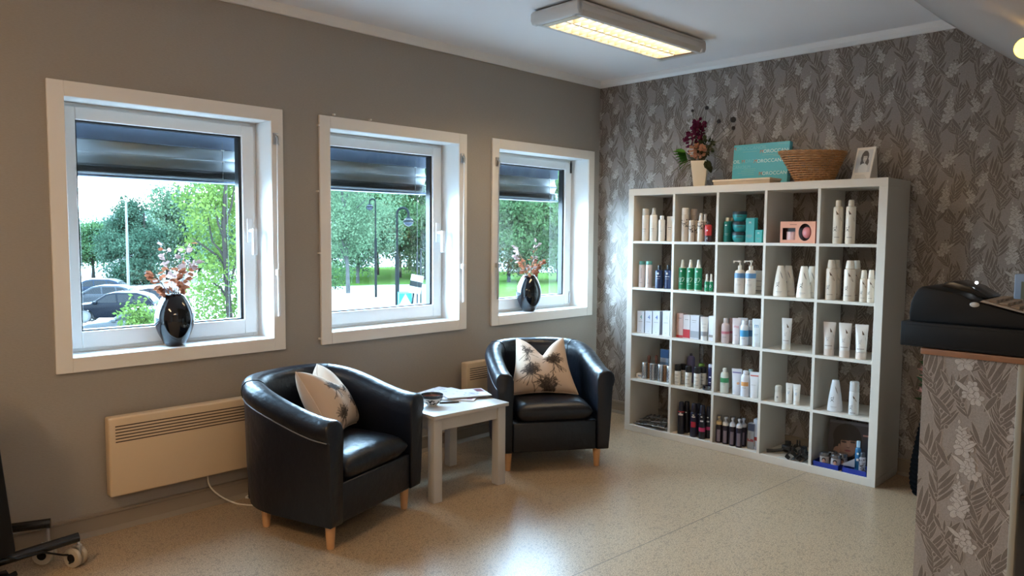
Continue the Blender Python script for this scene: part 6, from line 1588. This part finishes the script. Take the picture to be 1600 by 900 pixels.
# ------------------------------------------------ parked cars
M_tyre = mat('tyre', (0.0021, 0.0021, 0.0022), .7); M_rim = mat('alloy_rim', (0.0125, 0.0125, 0.0130), .5); M_cgl = mat('car_glass', (0.0008, 0.0012, 0.0018), .2, spec=.06); M_lamp = mat('headlamp', (0.0207, 0.0218, 0.0228), .3, spec=.2); M_tail = mat('tail_lamp', (0.0414, 0.0021, 0.0021), .3)
def car(label, pos, rz, paint, Ln=4.6, Wd=1.85, Ht=1.62):
    t = thing('car', label, 'car', tuple(pos), rz, 'cars in the car park'); s = Ln/4.6; hz_ = Ht/1.62
    def sc(p): return [(x*s, z*hz_) for x, z in p]
    low = sc([(-2.28, .45), (-2.22, .30), (-1.86, .28), (-1.80, .5), (-1.62, .66), (-1.38, .70), (-1.14, .66), (-.96, .5), (-.90, .26), (.92, .26), (.98, .5), (1.16, .66), (1.40, .70), (1.64, .66), (1.82, .5), (1.88, .28), (2.24, .30), (2.28, .55), (2.26, .92), (2.18, 1.02), (-1.0, 1.03), (-1.9, .93), (-2.2, .82), (-2.29, .62)])
    b = MB().prism(low, 1, -Wd/2, Wd/2).build('body', paint, t, bevel=.05, seg=3)
    m = MB(); cab = sc([(-1.12, 1.0), (-.30, 1.53), (.20, 1.61), (1.30, 1.58), (1.80, 1.42), (2.18, 1.0)]); n = len(cab); wi = Wd/2-.04; wo = Wd/2-.20
    vs = [(x, -(wi-(wi-wo)*max(0, (z-1.0*hz_))/(.6*hz_)), z) for x, z in cab]+[(x, wi-(wi-wo)*max(0, (z-1.0*hz_))/(.6*hz_), z) for x, z in cab]
    m.add(vs, [tuple(range(n))[::-1], tuple(range(n, 2*n))]+[(i, (i+1) % n, n+(i+1) % n, n+i) for i in range(n)]); m.build('cabin', paint, t, bevel=.04, seg=2)
    def side(x, z, s_): return (x*s, s_*(wi-(wi-wo)*(z*hz_-1.0*hz_)/(.6*hz_)+.012), z*hz_)
    for s_ in (-1, 1):
        for poly in ([(-.80, 1.07), (-.22, 1.44), (.20, 1.51), (.28, 1.07)], [(.36, 1.07), (.30, 1.51), (1.05, 1.50), (1.18, 1.07)], [(1.26, 1.07), (1.14, 1.49), (1.55, 1.42), (1.86, 1.07)]):
            m = MB(); m.add([side(x, z, s_) for x, z in poly], [(0, 1, 2, 3)]); m.build('side_window', M_cgl, t, smooth=False)
        for x in (-1.38, 1.40):
            w = MB(); Mw = Matrix.Translation((x*s, s_*(Wd/2-.12), .335*hz_)) @ Matrix.Rotation(PI/2, 4, 'X')
            w.lathe([(.20, -.115), (.30, -.11), (.335, -.07), (.335, .07), (.30, .11), (.20, .115)], 24, M=Mw); wo_ = w.build('wheel', M_tyre, t)
            w = MB()
            w.lathe([(.215, -.119), (.215, .119)], 20, M=Mw)
            w.build('rim', M_rim, wo_)
        m = MB(); m.box(-.92*s, -.72*s, s_*(Wd/2+.02)-.09, s_*(Wd/2+.02)+.09, 1.0*hz_, 1.15*hz_); m.build('wing_mirror', paint, t, bevel=.03)
        m = MB(); m.box(-2.285*s, -1.95*s, s_*.62-.22, s_*.62+.22, .70*hz_, .86*hz_); m.build('headlamp', M_lamp, t, bevel=.03)
        m = MB(); m.box(2.1*s, 2.29*s, s_*.70-.16, s_*.70+.16, .72*hz_, .95*hz_); m.build('tail_lamp', M_tail, t, bevel=.02)
    m = MB(); m.add([(-1.06*s-.01, -.72, 1.06*hz_), (-1.06*s-.01, .72, 1.06*hz_), (-.36*s-.03, .62, 1.50*hz_), (-.36*s-.03, -.62, 1.50*hz_)], [(0, 1, 2, 3)]); m.build('windscreen', M_cgl, t, smooth=False)
    m = MB(); m.add([(1.86*s+.03, -.62, 1.40*hz_), (1.86*s+.03, .62, 1.40*hz_), (2.16*s+.02, .72, 1.04*hz_), (2.16*s+.02, -.72, 1.04*hz_)], [(0, 1, 2, 3)]); m.build('rear_window', M_cgl, t, smooth=False)
    m = MB(); m.box(-2.31*s, -2.2*s, -.55, .55, .42*hz_, .62*hz_); m.build('grille', M_tyre, t, bevel=.02)
    return t
P_navy = mat('car_navy', (0.0006, 0.0010, 0.0021), .45, spec=.04); P_silver = mat('car_silver', (0.0078, 0.0088, 0.0104), .45, spec=.06); P_blue = mat('car_blue', (0.0010, 0.0029, 0.0067), .45, spec=.05); P_whitec = mat('car_white', (0.0155, 0.0166, 0.0176), .45, spec=.06)
def cp(u, v): p = gnd(u, v); return (p.x, p.y, GZ)
az = math.atan2(-.705, .709)
car('dark SUV side-on in the middle of the car park', cp(182, 501), az+.22, P_navy, 4.5, 1.85, 1.66)
car('silver estate car between the dark SUV and the blue car', cp(158, 481), az+.22, P_silver, 4.6, 1.8, 1.52)
car('blue car farthest back at the left of the car park', cp(146, 468), az+.22, P_blue, 4.6, 1.8, 1.55)
car('pale car with dark windows nearest the window, partly behind the bush', cp(214, 530), az+.30, P_whitec, 4.4, 1.8, 1.5)
car('dark car behind the SUV at the right', cp(232, 488), az+.22, P_navy, 4.6, 1.8, 1.55)

# ================================================================== LIGHT AND CAMERA
W = bpy.data.worlds.new('World'); bpy.context.scene.world = W; W.use_nodes = True
nt = W.node_tree; bg = nt.nodes['Background']; bg.inputs[1].default_value = SKY
tc = nt.nodes.new('ShaderNodeTexCoord'); sx = nt.nodes.new('ShaderNodeSeparateXYZ'); nt.links.new(tc.outputs['Generated'], sx.inputs[0])
cr = nt.nodes.new('ShaderNodeValToRGB'); e = cr.color_ramp.elements
e[0].position = .0; e[0].color = (.58, .78, 1.0, 1); e[1].position = .8; e[1].color = (.42, .67, 1.0, 1)
nz = nt.nodes.new('ShaderNodeTexNoise'); nz.inputs['Scale'].default_value = 3; nz.inputs['Detail'].default_value = 5; nt.links.new(tc.outputs['Generated'], nz.inputs['Vector'])
ad = nt.nodes.new('ShaderNodeMath'); ad.operation = 'MULTIPLY_ADD'; ad.inputs[1].default_value = .3; nt.links.new(nz.outputs['Fac'], ad.inputs[0]); 
sb_ = nt.nodes.new('ShaderNodeMath'); sb_.operation = 'SUBTRACT'; sb_.inputs[1].default_value = .15; nt.links.new(sx.outputs['Z'], sb_.inputs[0]); nt.links.new(sb_.outputs[0], ad.inputs[2])
nt.links.new(ad.outputs[0], cr.inputs['Fac']); nt.links.new(cr.outputs['Color'], bg.inputs[0])
for i, (x0, x1) in enumerate(WINS):       # portals: they only guide the sampling of the sky through the openings
    l = bpy.data.lights.new('window_portal', 'AREA'); l.shape = 'RECTANGLE'; l.size = x1-x0; l.size_y = WZ1-WZ0; l.cycles.is_portal = True
    o = bpy.data.objects.new('window_portal', l); C.objects.link(o); o.location = ((x0+x1)/2, .30, (WZ0+WZ1)/2); o.rotation_euler = (-PI/2, 0, 0)
cd = bpy.data.cameras.new('Camera'); cam = bpy.data.objects.new('Camera', cd); C.objects.link(cam)
cd.sensor_fit = 'HORIZONTAL'; cd.sensor_width = 36; cd.lens = FPX*36/1600; cd.clip_end = 1500; cd.clip_start = .05
Mx = Matrix(((AR[0], AU[0], -AF[0], CAM[0]), (AR[1], AU[1], -AF[1], CAM[1]), (AR[2], AU[2], -AF[2], CAM[2]), (0, 0, 0, 1))); cam.matrix_world = Mx
sc = bpy.context.scene; sc.camera = cam
sc.view_settings.view_transform = 'Standard'; sc.view_settings.look = 'None'; sc.view_settings.gamma = 1; sc.view_settings.use_curve_mapping = False
sc.view_settings.exposure = EXPO
sc.cycles.use_denoising = True; sc.cycles.sample_clamp_indirect = 4.0; sc.cycles.max_bounces = 10; sc.cycles.transparent_max_bounces = 24; sc.cycles.diffuse_bounces = 5; sc.cycles.caustics_reflective = False; sc.cycles.caustics_refractive = False
